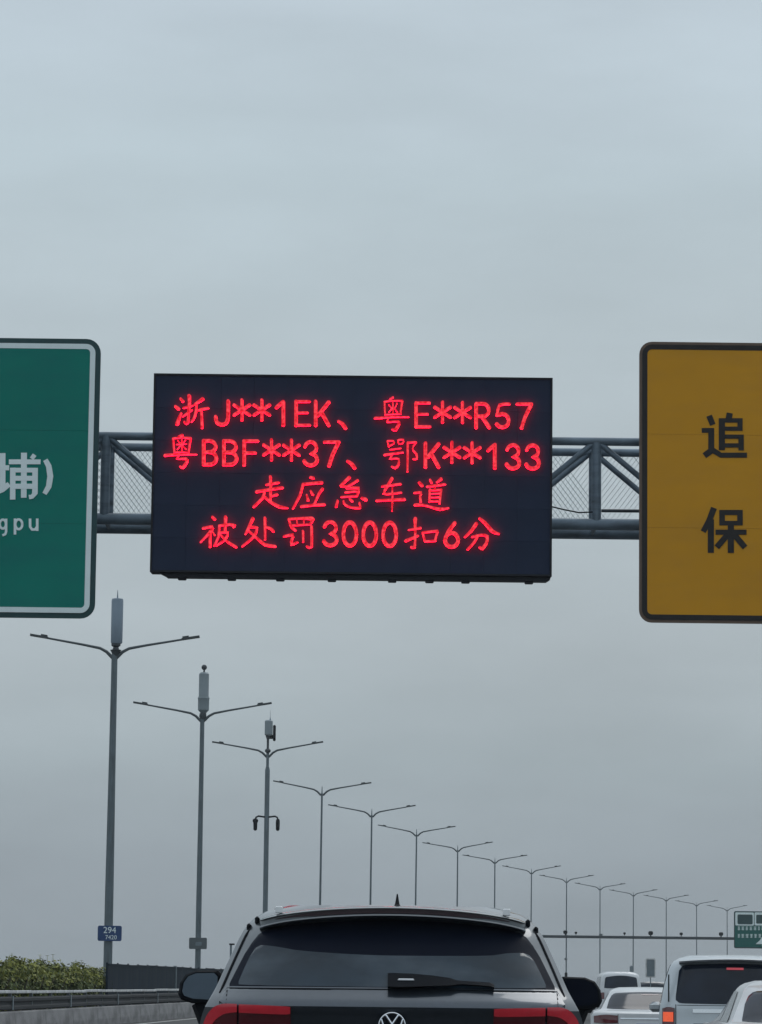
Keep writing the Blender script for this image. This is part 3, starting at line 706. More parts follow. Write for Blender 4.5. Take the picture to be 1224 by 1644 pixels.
for (ch, xl, y0_) in [('J', 343, 641), ('*', 374.5, 642), ('*', 406.5, 642), ('1', 439, 641), ('E', 472, 641.5), ('K', 503, 641.5), (',', 541.5, 674),
  ('B', 323, 704.5), ('B', 355.5, 704.8), ('F', 388, 705), ('*', 422, 706), ('*', 454, 706.5), ('3', 486, 706), ('7', 518.5, 706.5), (',', 556, 738),
  ('E', 665, 643.8), ('*', 697, 645.5), ('*', 729, 646), ('R', 761, 645), ('5', 794, 645.5), ('7', 828, 645.5),
  ('K', 679.5, 708.5), ('*', 712, 710), ('*', 744.5, 710.5), ('1', 779, 710), ('3', 811, 711), ('3', 842.5, 711.3),
  ('3', 517.5, 834.5), ('0', 548, 835), ('0', 580, 835.3), ('0', 612, 835.6), ('6', 711.5, 836.5)]:
    GL.append(((xl, y0_, 1.0), LG[ch]))
WS = .83
for (ox, oy, s), st in GL:
    def tr(x, y, ox=ox, oy=oy, s=s):
        p = at(ox + x / s, oy + y / s, YG - .02); return (p.x, p.z)
    b = ribbon_strokes(st, tr, YG - .018, .020, base=.012)
    lc = bp(b, 'led_character', [M['led'], M['led_halo_side']])
    lc.data.polygons.foreach_set('material_index', [0 if abs(q.normal.y) > .9 else 1 for q in lc.data.polygons])

# big road signs
WS = 1.0
def big_sign(name, label, cat, x0, x1, z0, z1, rim_m, face_m, line_m, rim, line, rad, gap=.001):
    root = empty(name, ((x0 + x1) / 2, YG, z0), label, cat)
    o = root.location
    def P(b, n, m, sm=False):
        b.v = [(x - o.x, y - o.y, z - o.z) for x, y, z in b.v]; return b.build(n, m, root, sm)
    def R(i, r_=None): return rrect(x0 + i, x1 - i, z0 + i, z1 - i, max(.02, rad - i if r_ is None else r_))
    b = MB(); b.prism_y(R(0), YG + .012, YG + .05); P(b, 'backing_plate', rim_m)
    i_ = rim + line * .5; cuts = [z0 + i_, z0 + (z1 - z0) * .335, z0 + (z1 - z0) * .668, z1 - i_]
    for a_, c_ in zip(cuts[:-1], cuts[1:]):
        b = MB(); k_ = random.uniform(0, .0012); b.prism_y([(x0 + i_, a_ + gap), (x1 - i_, a_ + gap), (x1 - i_, c_ - gap), (x0 + i_, c_ - gap)], YG + .0035 + k_, YG + .0115); P(b, 'sign_panel', face_m)
    b = MB(); b.ring_y(R(rim), R(rim + line), YG + .001, YG + .0115); P(b, 'border_line', line_m)
    b = MB()
    zz = z0 + .3
    while zz < z1: b.box(((x0 + x1) / 2, YG + .09, zz), (x1 - x0 - .2, .07, .05)); zz += .55
    P(b, 'stiffener', M['aluminium'])
    b = MB()
    for xx in np.arange(x0 + .6, x1 - .3, 1.6): b.box((xx, YG + .4, (z0 + z1) / 2), (.09, .5, z1 - z0 - .4))
    P(b, 'mounting_bracket', M['steel'])
    return root, P
# green sign: right edge in view
gr = at(157, 768, YG).x; gt = at(80, 543, YG).z; gb = at(75, 992, YG).z
root, P = big_sign('direction_sign', 'large green direction sign with white border, characters and latin letters, left on the gantry', 'road sign', gr - 5.6, gr, gb, gt, M['rim_green'], M['board_green'], M['white_sheet'], .062, .062, .17)
def glyph(P, name, st, o_, cap, m, dz=0):
    ox, oy, s = o_
    def tr(x, y):
        p = at(ox + x / s, oy + y / s, YG); return (p.x, p.z)
    b = ribbon_strokes(st, tr, YG + .003, .004, cap, base=.0)
    P(b, name, m)
ZG = (0, 700, 9.133)
glyph(P, 'sign_character', [[(35, 250, 90), (35, 770, 90)], [(-120, 465, 75), (135, 465, 75)], [(-130, 850, 80), (35, 780, 90), (135, 705, 75)], [(130, 378, 72), (595, 378, 72)], [(352, 245, 88), (348, 905, 82)],
  [(460, 285, 75), (512, 322, 75)], [(188, 465, 80), (186, 932, 80)], [(150, 500, 68), (555, 500, 68)], [(515, 470, 82), (512, 850, 82)], [(525, 830, 65), (470, 890, 65), (425, 897, 65)], [(190, 620, 72), (520, 620, 72)], [(190, 738, 76), (520, 738, 76)]], ZG, False, M['white_sheet'])
glyph(P, 'sign_bracket', [[(665, 348, 72), (715, 440, 82), (738, 590, 88), (715, 740, 82), (652, 848, 68)]], ZG, False, M['white_sheet'])
glyph(P, 'sign_letter', [[(x, y, 36) for x, y in arc(42, 1292, 46, 66, 0, 360, 14)], [(90, 1212, 36), (90, 1400, 36), (78, 1440, 36), (35, 1458, 34)]], ZG, False, M['white_sheet'])
glyph(P, 'sign_letter', [[(220, 1210, 38), (220, 1445, 38)], [(x, y, 36) for x, y in arc(275, 1295, 52, 72, 0, 360, 14)]], ZG, False, M['white_sheet'])
glyph(P, 'sign_letter', [[(440, 1210, 38), (442, 1330, 38), (470, 1372, 38), (515, 1370, 38), (545, 1330, 38)], [(546, 1210, 38), (546, 1392, 38)]], ZG, False, M['white_sheet'])
# ochre sign
yl = at(1027, 775, YG).x; yt_ = at(1120, 549, YG).z; yb_ = at(1120, 1000, YG).z
root, P = big_sign('warning_sign', 'ochre brown road sign with black border and black characters, right on the gantry', 'road sign', yl, yl + 4.6, yb_, yt_, M['rim_brown'], M['board_brown'], M['black_sheet'], .034, .06, .15, .0012)
ZY = (1090, 640, 6.321)
glyph(P, 'sign_character', [[(310, 172, 60), (348, 265, 58)], [(235, 322, 50), (358, 320, 48)], [(332, 300, 60), (332, 520, 60)], [(350, 515, 62), (262, 578, 62)], [(335, 515, 55), (430, 573, 52), (695, 573, 52)],
  [(520, 145, 62), (508, 210, 62)], [(440, 198, 62), (440, 522, 62)], [(412, 220, 44), (650, 220, 44)], [(624, 200, 52), (624, 325, 52)], [(440, 304, 42), (650, 304, 42)], [(440, 385, 42), (660, 385, 42)], [(635, 366, 54), (635, 524, 54)], [(440, 474, 42), (660, 474, 42)]], ZY, False, M['black_sheet'])
glyph(P, 'sign_character', [[(360, 1108, 62), (310, 1240, 60), (250, 1350, 56)], [(328, 1225, 62), (328, 1565, 62)], [(442, 1130, 56), (442, 1285, 56)], [(624, 1130, 56), (624, 1285, 56)], [(415, 1155, 52), (650, 1155, 52)], [(415, 1263, 46), (650, 1263, 46)],
  [(531, 1285, 62), (531, 1565, 62)], [(375, 1355, 52), (690, 1355, 52)], [(505, 1372, 60), (388, 1508, 60)], [(558, 1372, 60), (675, 1510, 60)]], ZY, False, M['black_sheet'])

# ------------------------------------------------------------------ distant gantry and its sign
YF = 300.0
zf = at(1030, 1505.5, YF).z
fx0 = xm(YF) - .4; fx1 = at(1178, 1500, YF).x + 8
fg = empty('far_gantry', (fx0, YF, 0), 'thin dark gantry beam crossing the road far behind the cars', 'gantry')
b = MB(); b.bevbox(((fx1 - fx0) / 2, 0, zf), (fx1 - fx0, .4, .24), .03); b.build('beam', M['farsteel'], fg)
for x in (0.1, fx1 - fx0 - .1):
    b = MB(); b.tube([(x, 0, 0), (x, 0, zf + .2)], [.26, .2], 12); b.build('column', M['farsteel'], fg, True)
camb = MB(); camb.bevbox((0, 0, .1), (.34, .5, .3), .06); camb.box((0, 0, -.1), (.1, .1, .2)); camb.box((0, -.3, .12), (.2, .12, .2)); cme = camb.mesh('gantry_camera', M['black'])
for px, sc in ((908, 1.0), (925, .6), (1003, .6), (1045, 1.1), (1094, .75), (1158, 1.0)):
    p = at(px, 1502, YF)
    o = inst('gantry_camera', cme, fg, (p.x - fx0, -.1, zf + .28)); o.scale = (sc, sc, sc)
a0 = at(1179, 1463, YF - .5); a1 = at(1290, 1524, YF - .5)
fs = empty('far_direction_sign', ((a0.x + a1.x) / 2, YF - .5, a1.z), 'small far-off green direction sign hanging on the thin distant gantry', 'road sign')
o_ = fs.location
def FP(b, n, m): 
    b.v = [(x - o_.x, y - o_.y, z - o_.z) for x, y, z in b.v]; return b.build(n, m, fs)
def FR(pxa, pya, pxb, pyb, y=YF - .5, r_=.1):
    p, q = at(pxa, pya, y), at(pxb, pyb, y); return rrect(min(p.x, q.x), max(p.x, q.x), min(p.z, q.z), max(p.z, q.z), r_)
b = MB(); b.prism_y(FR(1179, 1463, 1290, 1524, r_=.15), YF - .5, YF - .42); FP(b, 'backing_plate', M['rim_green'])
b = MB(); b.prism_y(FR(1180.5, 1486, 1288, 1522, r_=.1), YF - .53, YF - .502); FP(b, 'sign_face', M['board_green_far'])
b = MB()
b.ring_y(FR(1181, 1465, 1211, 1486.5), FR(1184.5, 1468.5, 1209, 1484.5), YF - .56, YF - .502)
b.ring_y(FR(1212, 1465, 1245, 1486.5), FR(1214.5, 1469, 1243, 1483.5), YF - .56, YF - .502)
FP(b, 'border_line', M['white_sheet'])
b = MB()
rnd = random.Random(3)
for row, (y0, y1) in enumerate(((1488, 1494), (1500, 1506))):
    x = 1185
    while x < 1280:
        wv = rnd.uniform(3.2, 5.0)
        for q in range(3):
            yy = y0 + q * 2.2; b.prism_y(FR(x, yy, x + wv, yy + .9, r_=.01), YF - .56, YF - .532)
        b.prism_y(FR(x + wv * .4, y0, x + wv * .62, y1, r_=.01), YF - .57, YF - .532); x += wv + 2.4
FP(b, 'sign_lettering', M['white_sheet'])
p = at(1221, 1514, YF); b = MB(); b.prism_y([(p.x - .45, p.z - .12), (p.x + .1, p.z - .12), (p.x + .1, p.z - .3), (p.x + .5, p.z), (p.x + .1, p.z + .5), (p.x - .1, p.z + .2)], YF - .57, YF - .532); FP(b, 'arrow', M['white_sheet'])

# pale sign board beyond the small cars, and marker post beside the grey car
p0 = at(1037, 1539, 160); p1 = at(1053, 1570, 160)
ps = empty('roadside_board', ((p0.x + p1.x) / 2, 160, 0), 'blank pale grey upright board on a thin post beyond the small white van', 'sign')
wv = p1.x - p0.x
b = MB(); b.prism_y(rrect(-wv / 2, wv / 2, p1.z, p0.z, .09), -.03, .03); b.build('board', M['pale_plate'], ps)
b = MB(); b.ring_y(rrect(-wv / 2, wv / 2, p1.z, p0.z, .09), rrect(-wv / 2 + .05, wv / 2 - .05, p1.z + .05, p0.z - .05, .05), -.05, -.031); b.build('frame', M['rail_white'], ps)
b = MB(); b.tube([(0, .06, 0), (0, .06, p0.z - .3)], .022, 8); b.build('post', M['pale_plate'], ps)
p0 = at(371, 1517, 150)
ps = empty('marker_post', (p0.x, 150, 0), 'slim pale post with a dark cap beside the left roof pillar of the SUV', 'post')
b = MB(); b.bevbox((0, 0, p0.z / 2), (.09, .09, p0.z), .01); b.build('post', M['pale_plate'], ps)
b = MB(); b.bevbox((.04, 0, p0.z + .02), (.24, .16, .07), .015); b.build('cap', M['black'], ps)

# ------------------------------------------------------------------ vehicles
def cr_interp(xs, ys):
    xs = list(xs); ys = list(ys)
    def f(x):
        if x <= xs[0]: return ys[0]
        if x >= xs[-1]: return ys[-1]
        i = 0
        while xs[i + 1] < x: i += 1
        h = xs[i + 1] - xs[i]; t = (x - xs[i]) / h
        def m(k):
            if k == 0: return (ys[1] - ys[0]) / (xs[1] - xs[0])
            if k == len(xs) - 1: return (ys[-1] - ys[-2]) / (xs[-1] - xs[-2])
            a = (ys[k] - ys[k - 1]) / (xs[k] - xs[k - 1]); c = (ys[k + 1] - ys[k]) / (xs[k + 1] - xs[k])
            return 0 if a * c <= 0 else 2 * a * c / (a + c)
        a, c = m(i) * h, m(i + 1) * h
        return (2*t**3 - 3*t**2 + 1) * ys[i] + (t**3 - 2*t**2 + t) * a + (-2*t**3 + 3*t**2) * ys[i + 1] + (t**3 - t**2) * c
    return f
class Car:
    def __init__(s, root, rows, belt, length, roof, paint, B=.22, p=5, hoodz=None, nrow=46, roofw=None):
        s.root = root; s.rows = rows; s.belt = belt; s.L = length; s.B = B; s.p = p
        zs = [r[0] for r in rows]; s.zmin, s.zmax = zs[0], zs[-1]
        s.hw = cr_interp(zs, [r[1] for r in rows]); s.yr = cr_interp(zs, [r[2] for r in rows])
        s.roof = cr_interp([q[0] for q in roof], [q[1] for q in roof])      # top height along the length
        ev = list(np.linspace(s.zmin, s.zmax, nrow))
        us = [math.sin(t) for t in np.linspace(-math.pi / 2, math.pi / 2, 31)]
        b = MB(); V = []
        for z in ev: V.append([s.R(u * s.hw(z), z) for u in us])
        idx = lambda i, j: i * len(us) + j
        b.add([q for r in V for q in r], [(idx(i, j), idx(i, j + 1), idx(i + 1, j + 1), idx(i + 1, j)) for i in range(nrow - 1) for j in range(len(us) - 1)])
        # sides and roof: stations forward
        ss = [0, .02, .05, .09] + list(np.linspace(.13, .9, 26)) + [.94, .97, .99, 1.0]
        for sgn in (-1, 1):
            vv = []; n = nrow
            for q in ss:
                for z in ev: vv.append(s.Sd(q, z, sgn))
            ff = [(i * n + j, i * n + j + 1, (i + 1) * n + j + 1, (i + 1) * n + j) for i in range(len(ss) - 1) for j in range(n - 1)]
            b.add(vv, ff)
        # roof strip and floor and nose
        for z, k in ((s.zmax, 1), (s.zmin, 0)):
            vv = []; m_ = 13
            for q in ss:
                a = s.Sd(q, z, -1); c = s.Sd(q, z, 1)
                for j in range(m_):
                    t = j / (m_ - 1); crown = (.010 if k else 0) * (1 - (2 * t - 1) ** 2) * min(1, q * 12)
                    vv.append((a[0] + (c[0] - a[0]) * t, (a[1] + (c[1] - a[1]) * t) if q > 0 else s.R(a[0] + (c[0] - a[0]) * t, z)[1], a[2] + crown))
            b.add(vv, [(i * m_ + j, i * m_ + j + 1, (i + 1) * m_ + j + 1, (i + 1) * m_ + j) for i in range(len(ss) - 1) for j in range(m_ - 1)])
        vv = [s.Sd(1, z, sg) for z in ev for sg in (-1, 1)]
        b.add(vv, [(2 * j, 2 * j + 1, 2 * j + 3, 2 * j + 2) for j in range(nrow - 1)])
        s.body = b.build('body', paint, root, True)
    def R(s, x, z, off=0):
        u = min(1, abs(x) / max(s.hw(z), .01)); return (x, s.yr(z) + s.B * u ** s.p - off, z)
    def Sd(s, q, z, sgn, off=0):
        y0 = s.yr(z) + s.B; zz = z
        yf = s.L - .10 - .22 * abs((z - .6) / 1.0) ** 2 if z < s.belt else s.L - .16
        y = y0 + (yf - y0) * q
        hw = s.hw(z)
        top = s.roof(y)
        if z > s.belt:
            t = (z - s.belt) / (s.zmax - s.belt); g = max(0, min(1, (top - s.belt) / (s.zmax - s.belt)))
            zz = s.belt + (top - s.belt) * t if q > .1 else z * (1 - q / .1) + (s.belt + (top - s.belt) * t) * (q / .1)
            if q <= .1: g = 1
            hb = s.hw(s.belt); hw = hw * g + (hb * (1 - .35 * t)) * (1 - g)
        else:
            hz = s.roof(y)
            if hz < s.belt: zz = s.zmin + (z - s.zmin) * (hz - s.zmin) / (s.belt - s.zmin)
        e = max(0, (q - .8) / .2); hw *= 1 - .16 * e ** 2.2
        m = 1 + .012 * math.sin(math.pi * min(1, q * 1.1))
        return (sgn * (hw * m + off), y, zz)
    def patch(s, name, cols, m, off=.006, nx=26, nz=6, th=.01, parent=None):
        """cols: (x, ztop, zbottom) along x, laid on the tail of the car"""
        xs = [c[0] for c in cols]
        T = cr_interp(xs, [c[1] for c in cols]); Bt = cr_interp(xs, [c[2] for c in cols])
        b = MB(); F = []; K = []
        for i in range(nx + 1):
            x = xs[0] + (xs[-1] - xs[0]) * i / nx
            for j in range(nz + 1):
                z = Bt(x) + (T(x) - Bt(x)) * j / nz; xx = max(-s.hw(z) * .995, min(s.hw(z) * .995, x))
                F.append(s.R(xx, z, off)); K.append(s.R(xx, z, off - th))
        n = (nx + 1) * (nz + 1); I = lambda i, j: i * (nz + 1) + j
        ff = []
        for i in range(nx):
            for j in range(nz):
                q = (I(i, j), I(i + 1, j), I(i + 1, j + 1), I(i, j + 1)); ff.append(q); ff.append(tuple(n + k for k in reversed(q)))
        for i in range(nx):
            for j in (0, nz): ff.append((I(i, j), I(i + 1, j), I(i + 1, j) + n, I(i, j) + n))
        for j in range(nz):
            for i in (0, nx): ff.append((I(i, j), I(i, j + 1), I(i, j + 1) + n, I(i, j) + n))
        b.add(F + K, ff); return b.build(name, m, parent or s.root, True)
    def side(s, name, q0, q1, z0, z1, m, sgn, off=.006, slant=0):
        b = MB(); nq, nz = 12, 5; vv = []
        for i in range(nq + 1):
            for j in range(nz + 1):
                t = j / nz; q = q0 + (q1 - q0) * i / nq; q += slant * t * (i / nq if slant < 0 else (1 - i / nq)); vv.append(s.Sd(q, z0 + (z1 - z0) * t, sgn, off))
        b.add(vv, [(i * (nz + 1) + j, (i + 1) * (nz + 1) + j, (i + 1) * (nz + 1) + j + 1, i * (nz + 1) + j + 1) for i in range(nq) for j in range(nz)])
        return b.build(name, m, s.root, True)
    def windscreen(s, q0, q1):
        """glass over the front slope, between the belt and the roof"""
        b = MB(); nz, m_ = 8, 9; vv = []
        for i in range(nz + 1):
            y = q0 + (q1 - q0) * i / nz; z = s.roof(y); g = max(0, min(1, (z - s.belt) / (s.zmax - s.belt))); hw = (s.hw(s.zmax) * g + s.hw(s.belt) * .65 * (1 - g)) * .97
            for j in range(m_):
                t = 2 * j / (m_ - 1) - 1; vv.append((t * hw, y, z + .03 + .012 * (1 - t * t)))
        b.add(vv, [(i * m_ + j, i * m_ + j + 1, (i + 1) * m_ + j + 1, (i + 1) * m_ + j) for i in range(nz) for j in range(m_ - 1)])
        b.build('windscreen', M['glass'], s.root, True)
    def wheels(s, ys, r=.34, x=.78):
        for y in ys:
            for sg in (-1, 1):
                b = lathe([(r * .55, -.1), (r * .93, -.11), (r, -.08), (r, .08), (r * .93, .11), (r * .55, .1), (r * .55, -.1)], 28)
                wheel = bpy.data.objects.new('wheel', None); C.objects.link(wheel); wheel.parent = s.root; wheel.location = (sg * x, y, r); wheel.rotation_euler = (0, math.pi / 2, 0)
                b.build('tyre', M['tyre'], wheel, True)
                c = MB(); c.tube([(0, 0, -.07), (0, 0, .07)], r * .15, 10)
                for k in range(5):
                    a = k * 2 * math.pi / 5; c.box((r * .33 * math.cos(a), r * .33 * math.sin(a), sg * .06), (r * .5, .07, .04), Matrix.Rotation(a, 3, 'Z'))
                cr_ = lathe([(r * .5, -.1), (r * .56, -.1), (r * .56, .1), (r * .5, .1), (r * .5, -.1)], 28); c.add(cr_.v, cr_.f)
                c.build('rim', M['aluminium'], wheel)
                # arch
                a_ = MB(); pts = [(sg * (s.hw(.5) + .004), y + (r + .06) * math.cos(t), r + (r + .06) * math.sin(t)) for t in np.linspace(0, math.pi, 15)]; a_.tube(pts, .03, 6); a_.build('wheel_arch', M['black'], s.root, True)

# ---- dark grey SUV straight ahead
cx0 = at(630.5, 1560, 16.6).x
suv = empty('suv', (cx0, 16.5, 0), 'dark grey SUV seen from behind in the centre, closest to the camera', 'car')
rows = [(.22, .80, .12), (.35, .88, .02), (.55, .92, -.02), (.72, .93, .0), (.85, .935, .06), (1.0, .938, .095), (1.10, .938, .085), (1.20, .918, .05), (1.232, .905, .028),
        (1.245, .898, .027), (1.27, .885, .05), (1.325, .858, .125), (1.40, .828, .20), (1.5, .787, .30), (1.6, .742, .39), (1.645, .71, .44), (1.685, .665, .49), (1.715, .60, .54), (1.735, .52, .60)]
roof = [(0, 1.735), (.6, 1.735), (1.2, 1.742), (2.0, 1.738), (2.7, 1.70), (3.05, 1.5), (3.5, 1.13), (4.2, 1.05), (4.7, .92)]
cs = Car(suv, rows, 1.20, 4.7, roof, M['paint_suv'])
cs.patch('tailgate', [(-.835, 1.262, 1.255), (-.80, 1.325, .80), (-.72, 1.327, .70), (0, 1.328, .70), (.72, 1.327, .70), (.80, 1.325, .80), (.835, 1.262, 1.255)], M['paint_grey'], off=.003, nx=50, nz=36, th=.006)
cs.patch('surround_and_reflection', [(-.79, 1.345, 1.33), (-.70, 1.53, 1.33), (-.64, 1.60, 1.33), (-.55, 1.628, 1.33), (0, 1.662, 1.33), (.55, 1.628, 1.33), (.64, 1.60, 1.33), (.70, 1.53, 1.33), (.79, 1.345, 1.33)], M['black_glass'], nx=48, nz=12)  # black glass margin; its top band paints in the spoiler's dark reflection
glass = cs.patch('rear_window', [(-.745, 1.355, 1.34), (-.70, 1.47, 1.338), (-.675, 1.515, 1.337), (-.645, 1.532, 1.337), (-.59, 1.528, 1.336), (-.45, 1.507, 1.336), (-.2, 1.492, 1.336), (0, 1.487, 1.336), (.3, 1.489, 1.336), (.48, 1.493, 1.336),
     (.56, 1.505, 1.336), (.63, 1.508, 1.337), (.675, 1.495, 1.337), (.70, 1.455, 1.338), (.745, 1.355, 1.34)], M['glass_grey'], off=.010, nx=60, nz=10, th=.006)
# trim strip under the glass
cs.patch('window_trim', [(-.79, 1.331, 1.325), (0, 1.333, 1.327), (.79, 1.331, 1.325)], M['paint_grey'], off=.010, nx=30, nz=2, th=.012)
# spoiler
b = MB(); nX = 40; sec = []
for i in range(nX + 1):
    t = -1 + 2 * i / nX; x = .655 * t; dz = -.052 * t * t - .012 * t ** 8; dy = .11 * t ** 4 + .05 * t ** 12
    sec.append([(x, .60 + dy, 1.736 + dz), (x, .44 + dy, 1.731 + dz), (x, .355 + dy, 1.722 + dz), (x, .345 + dy, 1.718 + dz), (x, .37 + dy, 1.716 + dz), (x, .368 + dy, 1.692 + dz),
                (x, .325 + dy, 1.688 + dz), (x, .318 + dy, 1.681 + dz), (x, .33 + dy, 1.674 + dz), (x, .50 + dy, 1.655 + dz)])
n = 10
b.add([q for r_ in sec for q in r_], [(i * n + j, i * n + (j + 1) % n, (i + 1) * n + (j + 1) % n, (i + 1) * n + j) for i in range(nX) for j in range(n)] + [tuple(range(n)), tuple(nX * n + k for k in range(n - 1, -1, -1))])
sp = b.build('spoiler', M['paint_suv'], suv, True)
b = MB()
vv = []; 
for i in range(31):
    t = (-1 + 2 * i / 30) * .88; x = .655 * t; dz = -.052 * t * t - .012 * t ** 8; dy = .11 * t ** 4 + .05 * t ** 12
    k = max(.15, 1 - max(0, abs(t) - .55) / .36)
    zc = 1.704 + dz; vv += [(x, .362 + dy, zc + .011 * k), (x, .362 + dy, zc - .011 * k)]
b.add(vv, [(2 * i, 2 * i + 1, 2 * i + 3, 2 * i + 2) for i in range(30)]); b.build('high_brake_light', M['lens_maroon'], sp, True)
# roof rails with bright end caps
for sg in (-1, 1):
    b = MB(); pts = [(sg * (.585 + .02 * math.sin(t * math.pi)), .95 + t * 1.7, 1.712 + .02 * min(1, math.sin(min(1, t * 4) * math.pi / 2)) * min(1, (1 - t) * 4)) for t in np.linspace(0, 1, 14)]
    b.tube(pts, .014, 8); rr = b.build('roof_rail', M['paint_suv'], suv, True)
    b = MB(); b.bevbox((sg * .56, .47, 1.706), (.036, .05, .034), .004); b.build('rail_cap', M['cap_white'], rr)
    # seam between the gate and the pillar
    b = MB(); b.tube([tuple(q + (0, -.002, 0)[k] for k, q in enumerate(cs.R(sg * cs.hw(z) * .962, z))) for z in np.linspace(1.30, 1.615, 10)], [.004] + [.007] * 8 + [.004], 6); b.build('pillar_seam', M['black'], suv, True)
    for (xx, zz) in ((.712, 1.62), (.672, 1.655)):
        b = MB(); b.bevbox((sg * xx, .62, zz), (.022, .06, .04), .008); b.build('pillar_trim', M['black'], suv)
# shark fin antenna
b = MB()
prof = [(0, .0), (.26, .0), (.22, .02), (.13, .036), (.10, .085), (.09, .085), (.05, .034), (.02, .02)]
for t, hwf in ((-1, .0),): pass
vv = []
for sgx in (-1, 1):
    for (yy, zz) in prof: vv.append((sgx * (.027 if zz < .01 else (.02 if zz < .03 else (.011 if zz < .05 else .003))), yy, zz))
n = len(prof); b.add(vv, [tuple(range(n)), tuple(range(2 * n - 1, n - 1, -1))] + [(i, i + n, (i + 1) % n + n, (i + 1) % n) for i in range(n)])
b.build('roof_antenna', M['black'], suv, False, (.022, .48, 1.708))
# tail lamps
for sg in (-1, 1):
    def mc(c): return c if sg > 0 else [(-x, a, d_) for x, a, d_ in reversed(c)]
    hs = cs.patch('tail_light', mc([(.485, 1.233, 1.08), (.60, 1.236, 1.07), (.735, 1.240, 1.06)]), M['lens_red'], off=.018, nx=14, nz=6, th=.02)
    cs.patch('light_band', mc([(.487, 1.236, 1.203), (.50, 1.238, 1.200), (.735, 1.246, 1.205)]), M['lamp_red'], off=.026, nx=14, nz=3, th=.012, parent=hs)
    ho = cs.patch('tail_light', mc([(.745, 1.244, 1.06), (.80, 1.246, 1.05), (.86, 1.225, 1.04), (.90, 1.18, 1.04), (.925, 1.12, 1.04)]), M['lens_red'], off=.014, nx=20, nz=6, th=.018)
    cs.patch('light_band', mc([(.745, 1.247, 1.208), (.80, 1.248, 1.20), (.845, 1.238, 1.175), (.885, 1.205, 1.12), (.905, 1.17, 1.07), (.92, 1.12, 1.04)]), M['lamp_red'], off=.021, nx=20, nz=3, th=.01, parent=ho)
# wiper
b = MB(); 
secs = [(-.022, .035, 1.335, 1.403), (.02, .038, 1.333, 1.403), (.10, .038, 1.335, 1.401), (.20, .034, 1.340, 1.393), (.28, .03, 1.343, 1.382), (.31, .022, 1.348, 1.372), (.33, .02, 1.350, 1.370), (.42, .02, 1.345, 1.366), (.47, .02, 1.342, 1.363), (.49, .02, 1.335, 1.354)]
vv = []
for (x, th_, z0, z1) in secs:
    y0 = cs.R(x, z0)[1]; y1 = cs.R(x, z1)[1]; vv += [(x, y0 - .015, z0), (x, y0 - .015 - th_, z0 + .004), (x, y1 - .015 - th_, z1 - .004), (x, y1 - .015, z1)]
ff = [(0, 1, 2, 3), tuple(len(vv) - 4 + k for k in (3, 2, 1, 0))]
for i in range(len(secs) - 1):
    for k in range(4): ff.append((4 * i + k, 4 * i + (k + 1) % 4, 4 * i + 4 + (k + 1) % 4, 4 * i + 4 + k))
b.add(vv, ff); wp = b.build('rear_wiper', M['black'], suv)
b = MB(); q = cs.R(.06, 1.374); b.bevbox((.065, q[1] - .058, 1.371), (.08, .012, .011), .003); b.build('wiper_highlight_cap', M['chrome'], wp)
# emblem: ring with a V over a W
eb = bpy.data.objects.new('emblem', None); C.objects.link(eb); eb.parent = suv; eb.location = (0, cs.R(0, 1.215)[1] - .016, 1.152)
R0 = .062
pts = [(R0 * math.cos(a), 0, R0 * math.sin(a)) for a in np.linspace(0, 2 * math.pi, 41)]
b = MB(); b.tube(pts, .0055, 8, False); b.build('emblem_ring', M['chrome'], eb, True)
b = MB(); b.tube([(0, .002, 0), (0, .06, 0)], R0, 32); b.build('emblem_disc', M['black'], eb)
b = MB()
for pl in ([(-.030, .050), (0, .006), (.030, .050)], [(-.052, .030), (-.027, -.048), (0, -.002), (.027, -.048), (.052, .030)]):
    for i in range(len(pl) - 1): b.tube([(pl[i][0], -.004, pl[i][1]), (pl[i + 1][0], -.004, pl[i + 1][1])], .0055, 6)
b.build('emblem_letters', M['chrome'], eb)
